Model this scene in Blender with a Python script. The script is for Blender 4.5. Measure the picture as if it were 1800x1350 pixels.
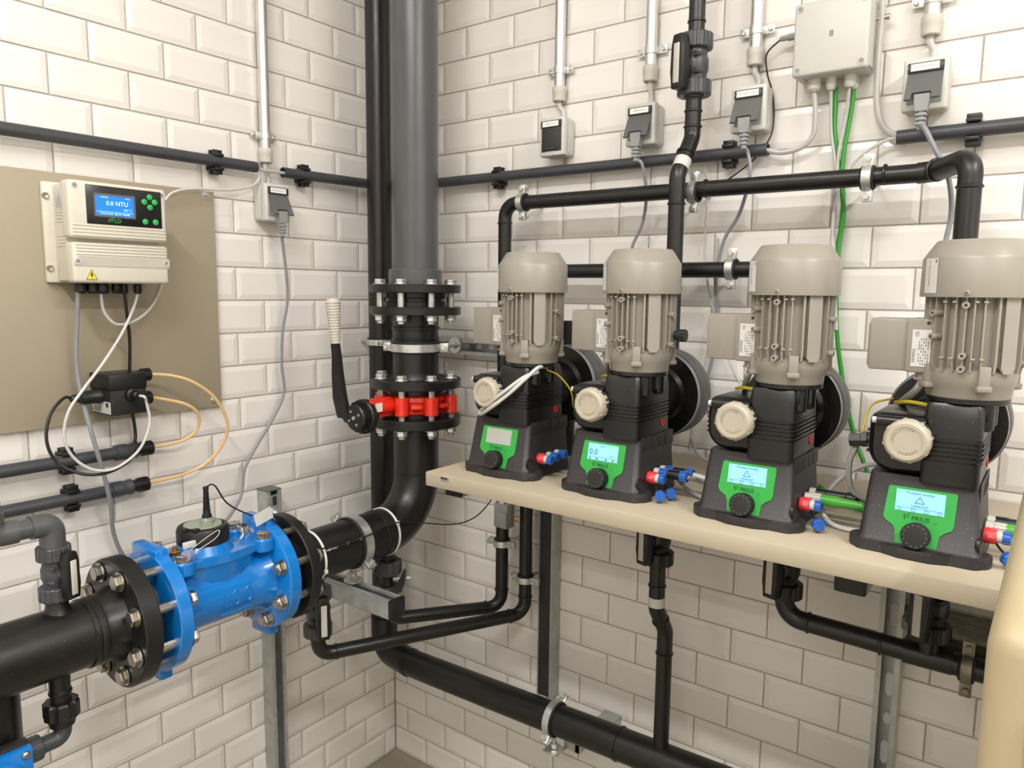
import bpy, bmesh, math, random
from mathutils import Vector as V, Matrix
random.seed(7)
sc = bpy.context.scene
for o in list(bpy.data.objects): bpy.data.objects.remove(o)
col = sc.collection
PI = math.pi
# ------------------------------------------------------------------ camera
CAM = V((1.58535, -1.53591, 1.42440)); FPX = 1306.28
RR = [V((0.80110847, 0.59843038, 0.01030974)), V((0.08213453, -0.09285701, -0.99228599)), V((-0.59285676, 0.79577550, -0.12354033))]
cam = bpy.data.cameras.new('camera'); cam.sensor_width = 36; cam.lens = 36*FPX/1800; cam.clip_start = .02; cam.clip_end = 50
co = bpy.data.objects.new('camera', cam); col.objects.link(co)
r_, u_, b_ = RR[0], -RR[1], -RR[2]
co.matrix_world = Matrix(((r_.x, u_.x, b_.x, CAM.x), (r_.y, u_.y, b_.y, CAM.y), (r_.z, u_.z, b_.z, CAM.z), (0, 0, 0, 1)))
sc.camera = co
def on(u, v, **k):                      # photo pixel -> point where its ray meets the plane x=, y= or z=
    d = RR[0]*((u-900)/FPX) + RR[1]*((v-675)/FPX) + RR[2]
    a, val = list(k.items())[0]; i = 'xyz'.index(a)
    return CAM + d*((val-CAM[i])/d[i])
def PB(u, v, d): return on(u, v, y=-d)
def PL(u, v, d): return on(u, v, x=d)
# ------------------------------------------------------------------ world, lamps, exposure
w = bpy.data.worlds.new('world'); sc.world = w; w.use_nodes = True
w.node_tree.nodes['Background'].inputs[0].default_value = (.9, .93, 1, 1); w.node_tree.nodes['Background'].inputs[1].default_value = .05
ZC = 2.95
LAMPS = [((.66, -1.5, ZC-.10), 0, .28), ((2.75, -1.15, ZC-.10), 0, 2.1), ((1.30, -1.9, ZC-.10), PI/2, 1.6), ((1.9, -3.4, ZC-.10), PI/2, 1.0)]  # last entry is an added fill lamp behind the viewer
LPOW = 26
for p, rz, k in LAMPS:
    ld = bpy.data.lights.new('tube_light', 'AREA'); ld.shape = 'RECTANGLE'; ld.size = .07; ld.size_y = 1.15
    ld.energy = LPOW*k; ld.color = (1, .985, .965)
    lo = bpy.data.objects.new('tube_light', ld); col.objects.link(lo); lo.location = p; lo.rotation_euler = (0, 0, rz)
sc.view_settings.view_transform = 'Standard'; sc.view_settings.look = 'None'; sc.view_settings.gamma = 1
sc.view_settings.use_curve_mapping = False; sc.view_settings.exposure = 0.0
# ------------------------------------------------------------------ materials
def lin(h):
    h = h.lstrip('#'); c = [int(h[i:i+2], 16)/255 for i in (0, 2, 4)]
    return tuple(x/12.92 if x <= .04045 else ((x+.055)/1.055)**2.4 for x in c)+(1,)
M = {}
def mat(name, hx, rough=.5, metal=0, var=.06, scale=40, bump=0, bscale=200, speck=0, spcol='#b0aaa4', spscale=350, coat=0, emit=0, spec=.5, trans=0, alpha=1, sss=0):
    m = bpy.data.materials.new(name); m.use_nodes = True; nt = m.node_tree; N = nt.nodes; L = nt.links
    b = N['Principled BSDF']; c = lin(hx)
    b.inputs['Roughness'].default_value = rough; b.inputs['Metallic'].default_value = metal
    b.inputs['Specular IOR Level'].default_value = spec
    tc = N.new('ShaderNodeTexCoord')
    nz = N.new('ShaderNodeTexNoise'); nz.inputs['Scale'].default_value = scale; nz.inputs['Detail'].default_value = 4
    L.new(tc.outputs['Object'], nz.inputs['Vector'])
    mr = N.new('ShaderNodeMapRange'); mr.inputs['From Min'].default_value = .3; mr.inputs['From Max'].default_value = .7
    mr.inputs['To Min'].default_value = 1-var; mr.inputs['To Max'].default_value = 1+var
    L.new(nz.outputs['Fac'], mr.inputs['Value'])
    mx = N.new('ShaderNodeVectorMath'); mx.operation = 'SCALE'; mx.inputs[0].default_value = c[:3]; L.new(mr.outputs[0], mx.inputs['Scale'])
    src = mx.outputs[0]
    if speck:
        n2 = N.new('ShaderNodeTexNoise'); n2.inputs['Scale'].default_value = spscale; n2.inputs['Detail'].default_value = 1
        L.new(tc.outputs['Object'], n2.inputs['Vector'])
        m2 = N.new('ShaderNodeMapRange'); m2.inputs['From Min'].default_value = .76-speck; m2.inputs['From Max'].default_value = .80-speck
        L.new(n2.outputs['Fac'], m2.inputs['Value'])
        mm = N.new('ShaderNodeMix'); mm.data_type = 'RGBA'; L.new(m2.outputs[0], mm.inputs['Factor']); L.new(src, mm.inputs['A']); mm.inputs['B'].default_value = lin(spcol)
        src = mm.outputs['Result']
    L.new(src, b.inputs['Base Color'])
    if metal > .5 or var > .1:
        m3 = N.new('ShaderNodeMapRange'); m3.inputs['To Min'].default_value = max(.03, rough-.08); m3.inputs['To Max'].default_value = rough+.12
        L.new(nz.outputs['Fac'], m3.inputs['Value']); L.new(m3.outputs[0], b.inputs['Roughness'])
    if bump:
        n4 = N.new('ShaderNodeTexNoise'); n4.inputs['Scale'].default_value = bscale; L.new(tc.outputs['Object'], n4.inputs['Vector'])
        bp = N.new('ShaderNodeBump'); bp.inputs['Strength'].default_value = bump; bp.inputs['Distance'].default_value = .001
        L.new(n4.outputs['Fac'], bp.inputs['Height']); L.new(bp.outputs[0], b.inputs['Normal'])
    if coat: b.inputs['Coat Weight'].default_value = coat; b.inputs['Coat Roughness'].default_value = .08
    if emit: b.inputs['Emission Color'].default_value = c; b.inputs['Emission Strength'].default_value = emit
    if trans: b.inputs['Transmission Weight'].default_value = trans; b.inputs['IOR'].default_value = 1.3
    if alpha < 1: b.inputs['Alpha'].default_value = alpha
    M[name] = m
mat('tile', '#e4dfd9', .16, var=.012, scale=6, bump=.04, bscale=30)
mat('grout', '#b3aaa0', .9, var=.1, scale=120, bump=.4)
mat('floor', '#98917f', .55, var=.12, scale=9, bump=.1, bscale=80)
mat('ceiling', '#ebe8e2', .9, var=.02)
mat('plaster', '#f0ede8', .8, var=.02)
mat('black', '#151413', .34, var=.15, scale=25, speck=.02, spcol='#5c5650', spscale=420)
mat('black_clean', '#141414', .4, var=.1)
mat('rubber', '#171615', .65, var=.1)
mat('pump_black', '#131314', .3, var=.12, scale=60, speck=.03, spcol='#6a655f', spscale=520)
mat('base_black', '#282526', .48, var=.1, scale=80, speck=.03, spcol='#7a7570', spscale=560, bump=.15, bscale=600)
mat('pvc', '#4d4e4f', .32, var=.08, scale=20)
mat('pvc_dark', '#3f4144', .4, var=.08, scale=30)
mat('pipe_grey', '#3d3e41', .42, var=.08, scale=30)
mat('zinc', '#cfd1cd', .32, .8, var=.12, scale=90)
mat('galv', '#b2b4b1', .42, .55, var=.16, scale=35)
mat('rusty', '#8d8878', .5, .8, var=.3, scale=60)
mat('steel', '#b7b1a6', .3, 1, var=.08, scale=60)
mat('alu', '#d9d8d3', .38, 1, var=.05, scale=15)
mat('motor', '#8c867b', .38, var=.03, scale=30)
mat('motor_edge', '#938d82', .4, var=.03)
mat('knob', '#b0a795', .45, var=.03)
mat('shelf', '#b3a791', .42, var=.025, scale=7)
mat('board', '#a0957f', .5, var=.03, scale=4)
mat('cream', '#cfc9bb', .4, var=.02)
mat('emboss_shade', '#776d5c', .5, var=.02)  # darker tone paints the relief shading of the flat knob letters
mat('cream_shade', '#b9b3a6', .5, var=.02)
mat('cabinet', '#a39474', .5, var=.02, scale=5)
mat('boxgrey', '#c2c0b8', .42, var=.02)
mat('cap_grey', '#c2beb3', .5, var=.03)
mat('socket', '#c6c4bd', .4, var=.02)
mat('lid', '#5e5f5d', .45, var=.05)
mat('lid_dark', '#2a2b2a', .5, var=.05)
mat('plug', '#8d8e8d', .5, var=.03)
mat('blue', '#0572c2', .25, var=.06, scale=18, coat=.6, bump=.12, bscale=90)
mat('blue_cap', '#235bb0', .4, var=.05)
mat('red', '#e2301c', .28, var=.06, scale=25, coat=.5, bump=.1, bscale=120)
mat('red_cap', '#d3323c', .4, var=.05)
mat('green_panel', '#2b9b3f', .4, var=.03)
mat('green_btn', '#2fae55', .5, var=.03)
mat('green_wire', '#459f2b', .4, var=.05)
mat('green_dark', '#2f8f2c', .42, var=.05)
mat('grey_wire', '#b4b1ae', .42, var=.04)
mat('bluegrey_wire', '#85898b', .42, var=.04)
mat('white_wire', '#c4c2bd', .4, var=.04)
mat('black_wire', '#1b1a19', .45, var=.05)
mat('yellow_wire', '#cdb936', .45, var=.05)
mat('amber', '#f0cf97', .25, var=.05, trans=.35)
mat('clear', '#dfe6d2', .12, var=.02, trans=.75)
mat('violet', '#b9bfe8', .15, var=.02, trans=.6)
mat('brass', '#b98a4a', .35, .9, var=.1)
mat('white', '#efece6', .45, var=.02)
mat('print', '#2c2b2a', .6, var=.02)
mat('print_grey', '#8a8a88', .6, var=.02)
mat('ink_green', '#1d4a26', .6, var=.02)
mat('sticker', '#c9c7c4', .4, var=.02)
mat('yellow', '#f2cf2a', .45, var=.03)
mat('lcd_blue', '#1170ee', .3, var=.01, emit=.6)
mat('lcd_text', '#bfe9ff', .3, var=.01, emit=.8)
mat('lcd', '#86c4f2', .3, var=.01, emit=.36)
mat('lcd_ink', '#3d6788', .5, var=.01)
mat('lcd_off', '#a9aaa4', .2, var=.02)
mat('bezel', '#141415', .25, var=.03)
mat('disc_grey', '#5c5c5b', .5, var=.2, scale=30, speck=.06, spcol='#a09d99', spscale=60)
mat('disc_ring', '#b9b8b4', .35, .6, var=.1)
mat('grip', '#bdb6ab', .55, var=.04)
mat('lamp_white', '#fff6e6', .5, var=.01, emit=1.5)
# ------------------------------------------------------------------ mesh kit
def frame(ax):
    ax = V(ax).normalized(); a = V((0, 0, 1)) if abs(ax.z) < .9 else V((1, 0, 0))
    x = a.cross(ax).normalized(); return x, ax.cross(x), ax
ORG = {}
TXT = {}
class MB:
    def __init__(s): s.v = []; s.f = []
    def add(s, vs, fs):
        o = len(s.v); s.v += [tuple(x) for x in vs]; s.f += [[i+o for i in f] for f in fs]; return s
    def lathe(s, o, ax, prof, n=24, phase=0):
        x, y, z = frame(ax); o = V(o); vs = []; rows = []
        for r, t in prof:
            if r < 1e-6: rows.append([len(vs)]); vs.append(o+z*t)
            else:
                rows.append(list(range(len(vs), len(vs)+n)))
                for i in range(n):
                    a = 2*PI*i/n+phase; vs.append(o+z*t+x*(r*math.cos(a))+y*(r*math.sin(a)))
        fs = []
        for A, B in zip(rows, rows[1:]):
            for i in range(n):
                j = (i+1) % n
                if len(A) == 1 and len(B) == 1: continue
                if len(A) == 1: fs.append([A[0], B[j], B[i]])
                elif len(B) == 1: fs.append([A[i], A[j], B[0]])
                else: fs.append([A[i], A[j], B[j], B[i]])
        return s.add(vs, fs)
    def cyl(s, a, b, r, n=20, r2=None, ch=0):
        a, b = V(a), V(b); h = (b-a).length; r2 = r if r2 is None else r2
        if ch: p = [(0, 0), (r-ch, 0), (r, ch), (r2, h-ch), (r2-ch, h), (0, h)]
        else: p = [(0, 0), (r, 0), (r2, h), (0, h)]
        return s.lathe(a, b-a, p, n)
    def ring(s, o, ax, ro, ri, h, n=36, ch=0):
        p = [(ri, 0), (ro-ch, 0), (ro, ch), (ro, h-ch), (ro-ch, h), (ri, h), (ri, 0)] if ch else [(ri, 0), (ro, 0), (ro, h), (ri, h), (ri, 0)]
        return s.lathe(o, ax, p, n)
    def gear(s, o, ax, r, h, teeth, d, ri=0, ch=0):      # ribbed ring / nut
        x, y, z = frame(ax); o = V(o); pts = []
        for i in range(teeth):
            for fr, rr in ((0, r), (.5, r), (.58, r-d), (.92, r-d)):
                a = 2*PI*(i+fr)/teeth; pts.append((rr*math.cos(a), rr*math.sin(a)))
        n = len(pts); vs = []
        levels = [(0, 1-ch/r if ch else 1), (ch, 1), (h-ch, 1), (h, 1-ch/r if ch else 1)] if ch else [(0, 1), (h, 1)]
        for t, k in levels: vs += [o+z*t+x*(p[0]*k)+y*(p[1]*k) for p in pts]
        fs = [[l*n+i, l*n+(i+1) % n, (l+1)*n+(i+1) % n, (l+1)*n+i] for l in range(len(levels)-1) for i in range(n)]
        top = (len(levels)-1)*n
        if ri:
            k = len(vs); vs += [o+x*(ri*math.cos(math.atan2(p[1], p[0])))+y*(ri*math.sin(math.atan2(p[1], p[0]))) for p in pts]
            k2 = len(vs); vs += [o+z*h+x*(ri*math.cos(math.atan2(p[1], p[0])))+y*(ri*math.sin(math.atan2(p[1], p[0]))) for p in pts]
            for i in range(n):
                j = (i+1) % n; fs += [[j, i, k+i, k+j], [top+i, top+j, k2+j, k2+i], [k+i, k2+i, k2+j, k+j]]
        else: fs += [list(range(n))[::-1], list(range(top, top+n))]
        return s.add(vs, fs)
    def tube(s, path, r, n=12, caps=True):
        path = [V(p) for p in path]; q = [path[0]]
        for p in path[1:]:
            if (p-q[-1]).length > 1e-5: q.append(p)
        path = q; m = len(path); rs = r if isinstance(r, (list, tuple)) else [r]*m
        t0 = (path[1]-path[0]).normalized(); x, y, _ = frame(t0); vs = []; fs = []
        for i, p in enumerate(path):
            t = (path[min(i+1, m-1)]-path[max(i-1, 0)]).normalized()
            x = (x-t*x.dot(t)).normalized(); y = t.cross(x)
            vs += [p+x*(rs[i]*math.cos(2*PI*k/n))+y*(rs[i]*math.sin(2*PI*k/n)) for k in range(n)]
        for i in range(m-1):
            for k in range(n):
                l = (k+1) % n; fs.append([i*n+k, i*n+l, (i+1)*n+l, (i+1)*n+k])
        if caps: fs += [list(range(n))[::-1], list(range((m-1)*n, m*n))]
        return s.add(vs, fs)
    def box(s, c, sz, bev=0, rot=None, seg=2):
        bm = bmesh.new(); bmesh.ops.create_cube(bm, size=1)
        for v in bm.verts: v.co = V((v.co.x*sz[0], v.co.y*sz[1], v.co.z*sz[2]))
        if bev: bmesh.ops.bevel(bm, geom=bm.edges[:], offset=bev, segments=seg, profile=.5, affect='EDGES')
        bm.verts.index_update(); mt = rot if rot else Matrix.Identity(3)
        s.add([mt @ v.co+V(c) for v in bm.verts], [[v.index for v in f.verts] for f in bm.faces]); bm.free(); return s
    def bb(s, a, b, bev=0, seg=2):                        # box from two corners
        a, b = V(a), V(b); return s.box((a+b)/2, [abs(b[i]-a[i]) for i in range(3)], bev, None, seg)
    def prism(s, poly, o, ux, uy, h, bev=0):
        o, ux, uy = V(o), V(ux).normalized(), V(uy).normalized(); n = ux.cross(uy).normalized(); k = len(poly)
        if not bev:
            vs = [o+ux*p[0]+uy*p[1] for p in poly]+[o+ux*p[0]+uy*p[1]+n*h for p in poly]
            return s.add(vs, [list(range(k))[::-1], list(range(k, 2*k))]+[[i, (i+1) % k, k+(i+1) % k, k+i] for i in range(k)])
        bm = bmesh.new(); lo = [bm.verts.new(o+ux*p[0]+uy*p[1]) for p in poly]; hi = [bm.verts.new(o+ux*p[0]+uy*p[1]+n*h) for p in poly]
        bm.faces.new(lo[::-1]); bm.faces.new(hi)
        for i in range(k): bm.faces.new([lo[i], lo[(i+1) % k], hi[(i+1) % k], hi[i]])
        bmesh.ops.bevel(bm, geom=bm.edges[:], offset=bev, segments=2, profile=.5, affect='EDGES'); bm.verts.index_update()
        s.add([v.co.copy() for v in bm.verts], [[v.index for v in f.verts] for f in bm.faces]); bm.free(); return s
    def loft(s, secs):                                     # closed sections with equal point count
        n = len(secs[0]); vs = [p for c in secs for p in c]
        fs = [[l*n+i, l*n+(i+1) % n, (l+1)*n+(i+1) % n, (l+1)*n+i] for l in range(len(secs)-1) for i in range(n)]
        fs += [list(range(n))[::-1], list(range((len(secs)-1)*n, len(secs)*n))]
        return s.add(vs, fs)
    def text(s, t, o, ux, uy, size, align='CENTER'):
        if t not in TXT:
            cu = bpy.data.curves.new('lettering', 'FONT'); cu.body = t; cu.size = 1; cu.align_x = 'CENTER'; cu.align_y = 'CENTER'; cu.resolution_u = 2
            ob = bpy.data.objects.new('lettering', cu); col.objects.link(ob)
            bpy.context.view_layer.update()
            me = ob.evaluated_get(bpy.context.evaluated_depsgraph_get()).to_mesh()
            TXT[t] = ([v.co.copy() for v in me.vertices], [list(p.vertices) for p in me.polygons])
            bpy.data.objects.remove(ob); bpy.data.curves.remove(cu)
        vs, fs = TXT[t]; o, ux, uy = V(o), V(ux).normalized(), V(uy).normalized()
        return s.add([o+ux*(v.x*size)+uy*(v.y*size) for v in vs], fs)
    def xf(s, m):
        s.v = [tuple(m @ V(p)) for p in s.v]; return s
    def build(s, name, m, parent=None, smooth=35, label=None, cat=None, group=None, kind=None):
        me = bpy.data.meshes.new(name)
        if parent is not None: org = ORG[parent.name]
        else:
            xs = [p[0] for p in s.v]; ys = [p[1] for p in s.v]; org = V(((min(xs)+max(xs))/2, (min(ys)+max(ys))/2, min(p[2] for p in s.v)))
        me.from_pydata([V(p)-org for p in s.v], [], s.f); me.validate(); me.update()
        bm = bmesh.new(); bm.from_mesh(me); bmesh.ops.recalc_face_normals(bm, faces=bm.faces[:]); bm.to_mesh(me); bm.free()
        if smooth: me.shade_smooth(); me.set_sharp_from_angle(angle=math.radians(smooth))
        me.materials.append(M[m]); o = bpy.data.objects.new(name, me); col.objects.link(o)
        if parent is not None: o.parent = parent
        else: o.location = org
        ORG[o.name] = org
        return tag(o, label, cat, group, kind)
def tag(o, label=None, cat=None, group=None, kind=None):
    for k, v in (('label', label), ('category', cat), ('group', group), ('kind', kind)):
        if v: o[k] = v
    return o
def thing(name, label, cat, org=(0, 0, 0), group=None):
    e = bpy.data.objects.new(name, None); col.objects.link(e); e.location = org; e.empty_display_size = .02
    ORG[e.name] = V(org); return tag(e, label, cat, group)
def copy_tree(o, parent=None):
    c = o.copy(); col.objects.link(c); c.parent = parent
    for ch in list(o.children): copy_tree(ch, c)
    return c
def bend(pts, R=.03, seg=7):
    pts = [V(p) for p in pts]; out = [pts[0]]
    for i in range(1, len(pts)-1):
        a = (pts[i-1]-pts[i]); b = (pts[i+1]-pts[i]); la, lb = a.length, b.length; a.normalize(); b.normalize()
        th = PI-math.acos(max(-1, min(1, a.dot(b))))
        if th < .02: out.append(pts[i]); continue
        t = min(R*math.tan(th/2), la*.49, lb*.49); Re = t/math.tan(th/2); bis = (a+b).normalized(); c = pts[i]+bis*(Re/math.cos(th/2))
        p0 = pts[i]+a*t; p1 = pts[i]+b*t; v0 = p0-c; v1 = p1-c; ang = v0.angle(v1)
        for k in range(seg+1):
            f = k/seg; out.append(c+(v0*math.sin((1-f)*ang)+v1*math.sin(f*ang))/math.sin(ang))
    return out+[pts[-1]]
def spline(pts, seg=8):
    p = [V(q) for q in pts]; p = [p[0]*2-p[1]]+p+[p[-1]*2-p[-2]]; out = []
    for i in range(1, len(p)-2):
        for k in range(seg):
            t = k/seg; a, b, c, d = p[i-1:i+3]
            out.append(.5*((2*b)+(c-a)*t+(2*a-5*b+4*c-d)*t*t+(3*b-a-3*c+d)*t**3))
    return out+[p[-2]]
def cable(name, label, pts, r, m, group=None, n=8, cat='cable'):
    return MB().tube(spline(pts), r, n).build(name, m, label=label, cat=cat, group=group)
X, Y, Z = V((1, 0, 0)), V((0, 1, 0)), V((0, 0, 1))

# ================================================================== THE ROOM
S = .0776; TW = .1526; GAP = .0036; DL = .05131; DR = .05851
RX, FY = 3.6, -4.2
def struct(mb, name, m): return mb.build(name, m, smooth=0, kind='structure')
floor = struct(MB().bb((-.1, FY-.1, -.06), (RX+.1, .1, 0)), 'floor', 'floor')
struct(MB().bb((-.1, FY-.1, ZC), (RX+.1, .1, ZC+.08)), 'ceiling', 'ceiling')
wall_left = struct(MB().bb((-.1, FY-.1, -.06), (.0042, .1, ZC)), 'wall_left', 'grout')
wall_back = struct(MB().bb((-.1, -.0042, -.06), (RX+.1, .1, ZC)), 'wall_back', 'grout')
struct(MB().bb((RX, FY-.1, -.06), (RX+.1, .1, ZC)), 'wall_right', 'plaster')
struct(MB().bb((-.1, FY-.1, -.06), (RX+.1, FY, ZC)), 'wall_front', 'plaster')
E1, E2, BV = .0056, .0078, .0115                            # tile edge height, face height, bevel width
def tile_geo(w, h, cut0=False, cut1=False):
    """bevelled tile, local x along wall, y up, z out of wall; origin at tile centre"""
    x0, x1 = -w/2, w/2; y0, y1 = -h/2, h/2
    i0 = x0+(0 if cut0 else min(BV, w*.45)); i1 = x1-(0 if cut1 else min(BV, w*.45))
    vs = [(x0, y0, 0), (x1, y0, 0), (x1, y1, 0), (x0, y1, 0), (x0, y0, E1), (x1, y0, E1), (x1, y1, E1), (x0, y1, E1), (i0, y0+BV, E2), (i1, y0+BV, E2), (i1, y1-BV, E2), (i0, y1-BV, E2)]
    fs = [[8, 9, 10, 11]]
    for i in range(4):
        j = (i+1) % 4; fs += [[i, j, 4+j, 4+i], [4+i, 4+j, 8+j, 8+i]]
    return vs, fs
def tile_wall(wall, d0, side, length):
    rows = int(ZC/S); items = []
    for r in range(rows+1):
        z0, z1 = r*S+GAP/2, min((r+1)*S-GAP/2, ZC)
        if z1-z0 < .02: continue
        par = r % 2 if side == 'L' else (r+1) % 2
        edges = [d0+j*TW/2 for j in range(-2, 80) if (j-par) % 2 == 0 and 0 < d0+j*TW/2 < length]
        edges = [0]+edges+[length]
        for a, b in zip(edges, edges[1:]):
            c0 = a == 0; c1 = b == length
            s0 = a+(.0105 if c0 else GAP/2); s1 = b-GAP/2
            if s1-s0 < .012: continue
            items.append((s0, s1, z0, z1, c0, c1))
    def place(s0, s1, z0, z1):
        c = (s0+s1)/2; zc = (z0+z1)/2
        return (V((0, -c, zc)), Matrix(((0, 0, 1), (1, 0, 0), (0, 1, 0)))) if side == 'L' else (V((c, 0, zc)), Matrix(((1, 0, 0), (0, 0, -1), (0, 1, 0))))
    def vis(it):
        p, _ = place(*it[:4]); q = p-CAM; w_ = q.dot(RR[2])
        if w_ < .1: return 0
        u, v = 900+FPX*q.dot(RR[0])/w_, 675+FPX*q.dot(RR[1])/w_
        mu, mv = 60, 40
        if not (-mu < u < 1800+mu and -mv < v < 1350+mv): return 0
        n = -RR[2]; return (it[1]-it[0])/w_/w_*abs(q.normalized().dot(V((1, 0, 0)) if side == 'L' else V((0, 1, 0))))
    sc_ = sorted([(vis(it), i) for i, it in enumerate(items)], reverse=True)
    single = set(i for v, i in sc_[:300] if v > 0)
    meshes = {}; field = MB()
    for i, it in enumerate(items):
        s0, s1, z0, z1, c0, c1 = it; w, h = s1-s0, z1-z0
        p, R3 = place(s0, s1, z0, z1)
        # on the left wall local x runs towards +y (towards the corner), so the cut end is the local right end
        k = (round(w, 4), round(h, 4), c0)
        vs, fs = tile_geo(w, h, c0 and side == 'R', c0 and side == 'L')
        if i in single:
            if k not in meshes:
                me = bpy.data.meshes.new('tile'); me.from_pydata(vs, [], fs); me.update(); me.materials.append(M['tile']); meshes[k] = me
            o = bpy.data.objects.new('tile', meshes[k]); col.objects.link(o); o.parent = wall
            j = random.uniform
            tilt = Matrix.Rotation(j(-.004, .004), 3, 'X') @ Matrix.Rotation(j(-.004, .004), 3, 'Y')
            o.matrix_local = Matrix.Translation(p-ORG[wall.name]) @ (R3 @ tilt).to_4x4()
        else: field.add([p+R3 @ V(q) for q in vs], fs)
    me_o = field.build('tile_field', 'tile', wall, smooth=0); me_o['kind'] = 'stuff'
tile_wall(wall_left, DL, 'L', 4.2)
tile_wall(wall_back, DR, 'R', 3.6)
# ceiling lamps; the last one is added fill, not a known fixture
for (p, rz, k), lb in zip(LAMPS, ('white ceiling batten lamp above the blue meter', 'white ceiling batten lamp beyond the cream cabinet', 'white ceiling batten lamp in the middle of the room', 'added white batten lamp behind the viewer giving fill light')):
    t = thing('batten_lamp', lb, 'lamp', (p[0], p[1], p[2]+.02), 'ceiling batten lamps')
    sx_, sy_ = (1, 0) if abs(rz) < .1 else (0, 1)
    MB().box((p[0], p[1], p[2]+.07), (.11*sx_+1.25*sy_, 1.25*sx_+.11*sy_, .06), .01).build('housing', 'white', t)
    MB().box((p[0], p[1], p[2]+.025), (.085*sx_+1.2*sy_, 1.2*sx_+.085*sy_, .035), .012).build('diffuser', 'white', t)

# ================================================================== HARDWARE BUILDERS
def hexnut(mb, c, ax, r, h): return mb.lathe(c, ax, [(0, 0), (r*.93, 0), (r, h*.12), (r, h*.88), (r*.9, h), (0, h)], 6)
def flange_set(mb, c, ax, ro, ri, h): return mb.ring(c, ax, ro, ri, h, 48, .002)
def bolt_positions(c, ax, pcd, n, phase):
    x, y, z = frame(ax); return [V(c)+x*(pcd*math.cos(2*PI*(i+phase)/n))+y*(pcd*math.sin(2*PI*(i+phase)/n)) for i in range(n)]
def bolt(parent, p, ax, h0, h1, head0=True, m='zinc', r=.0125, sr=.0075, tail=.008, washer=True):
    """one bolt along ax from head face at h0 to nut face at h1"""
    ax = V(ax).normalized(); mb = MB(); p = V(p)
    if washer: mb.cyl(p+ax*(h0-.002), p+ax*h0, r*1.25, 14); mb.cyl(p+ax*h1, p+ax*(h1+.002), r*1.25, 14)
    hexnut(mb, p+ax*(h0-.002), -ax, r, .010); hexnut(mb, p+ax*(h1+.002), ax, r, .012)
    mb.cyl(p+ax*h0, p+ax*(h1+.012+tail), sr, 10)
    return mb.build('bolt', m, parent)
def pipe_clamp(label, c, ax, r, ear, wall=None, group='galvanised pipe clamps', wide=.018, stud=True, mt='zinc', earsz=1.0, name='pipe_clamp'):
    """two-screw clamp round a pipe: rubber lining, steel band, two ears with screws, stud to the wall point"""
    c = V(c); ax = V(ax).normalized(); ear = V(ear); ear = (ear-ax*ear.dot(ax)).normalized(); side = ax.cross(ear)
    t = thing(name, label, 'clamp', c, group)
    MB().ring(c-ax*wide*.62, ax, r+.0045, r+.0002, wide*1.24, 32, .001).build('lining', 'rubber', t)
    MB().ring(c-ax*wide*.42, ax, r+.0068, r+.0044, wide*.84, 32).build('band', mt, t)
    for sgn in (-1, 1):
        e = MB(); p = c+ear*sgn*(r+.014*earsz)
        rot = Matrix((ax, side, ear)).transposed()
        for s2 in (-1, 1):
            e.box(p+side*s2*.0042, (wide*.95, .0024, .021*earsz), .0008, rot)
        ear_o = e.build('ear', mt, t)
        s_ = MB(); s_.cyl(p-side*.013+ear*sgn*.002, p+side*.011+ear*sgn*.002, .0026, 8); hexnut(s_, p-side*.011+ear*sgn*.002, -side, .0058, .005); hexnut(s_, p+side*.0056+ear*sgn*.002, side, .0058, .005)
        s_.build('screw', mt, t)
    if wall is not None:
        wl = V(wall); d = (wl-c).normalized(); s_ = MB(); s_.cyl(c+d*(r+.006), wl, .004, 10); hexnut(s_, c+d*(r+.006), d, .008, .008)
        s_.build('stud', mt, t)
    return t
def pipe_clip(label, c, ax, out, r, group):
    """black plastic push-in clip: base on the wall and two jaws"""
    c = V(c); ax = V(ax).normalized(); out = V(out).normalized(); up = out.cross(ax) if abs(out.cross(ax).z) > .5 else ax.cross(out)
    if up.z < 0: up = -up
    t = thing('pipe_clip', label, 'clip', c-out*.03, group); rot = Matrix((ax, out, up)).transposed()
    MB().box(c-out*.0205, (.024, .012, .034), .002, rot).build('foot', 'black_clean', t)
    for sg in (-1, 1):
        j = MB(); k = r+.0035
        j.box(c+up*sg*k-out*.004, (.022, .028, .005), .001, rot)
        j.box(c+up*sg*(k+.0055)+out*.002, (.022, .006, .010), .001, rot)
        j.box(c+up*sg*(k+.0055)-out*.012, (.022, .006, .010), .001, rot)
        j.box(c+up*sg*(k-.001)+out*.010, (.022, .004, .006), .001, rot)
        j.build('jaw', 'black_clean', t)
    return t
def hollow_pipe(mb, a, b, r, n=20, deep=.05):
    a, b = V(a), V(b); h = (b-a).length; ri = r*.8
    return mb.lathe(a, b-a, [(0, deep), (ri, deep), (ri, 0), (r, 0), (r, h), (ri, h), (ri, h-deep), (0, h-deep)], n)
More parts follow.
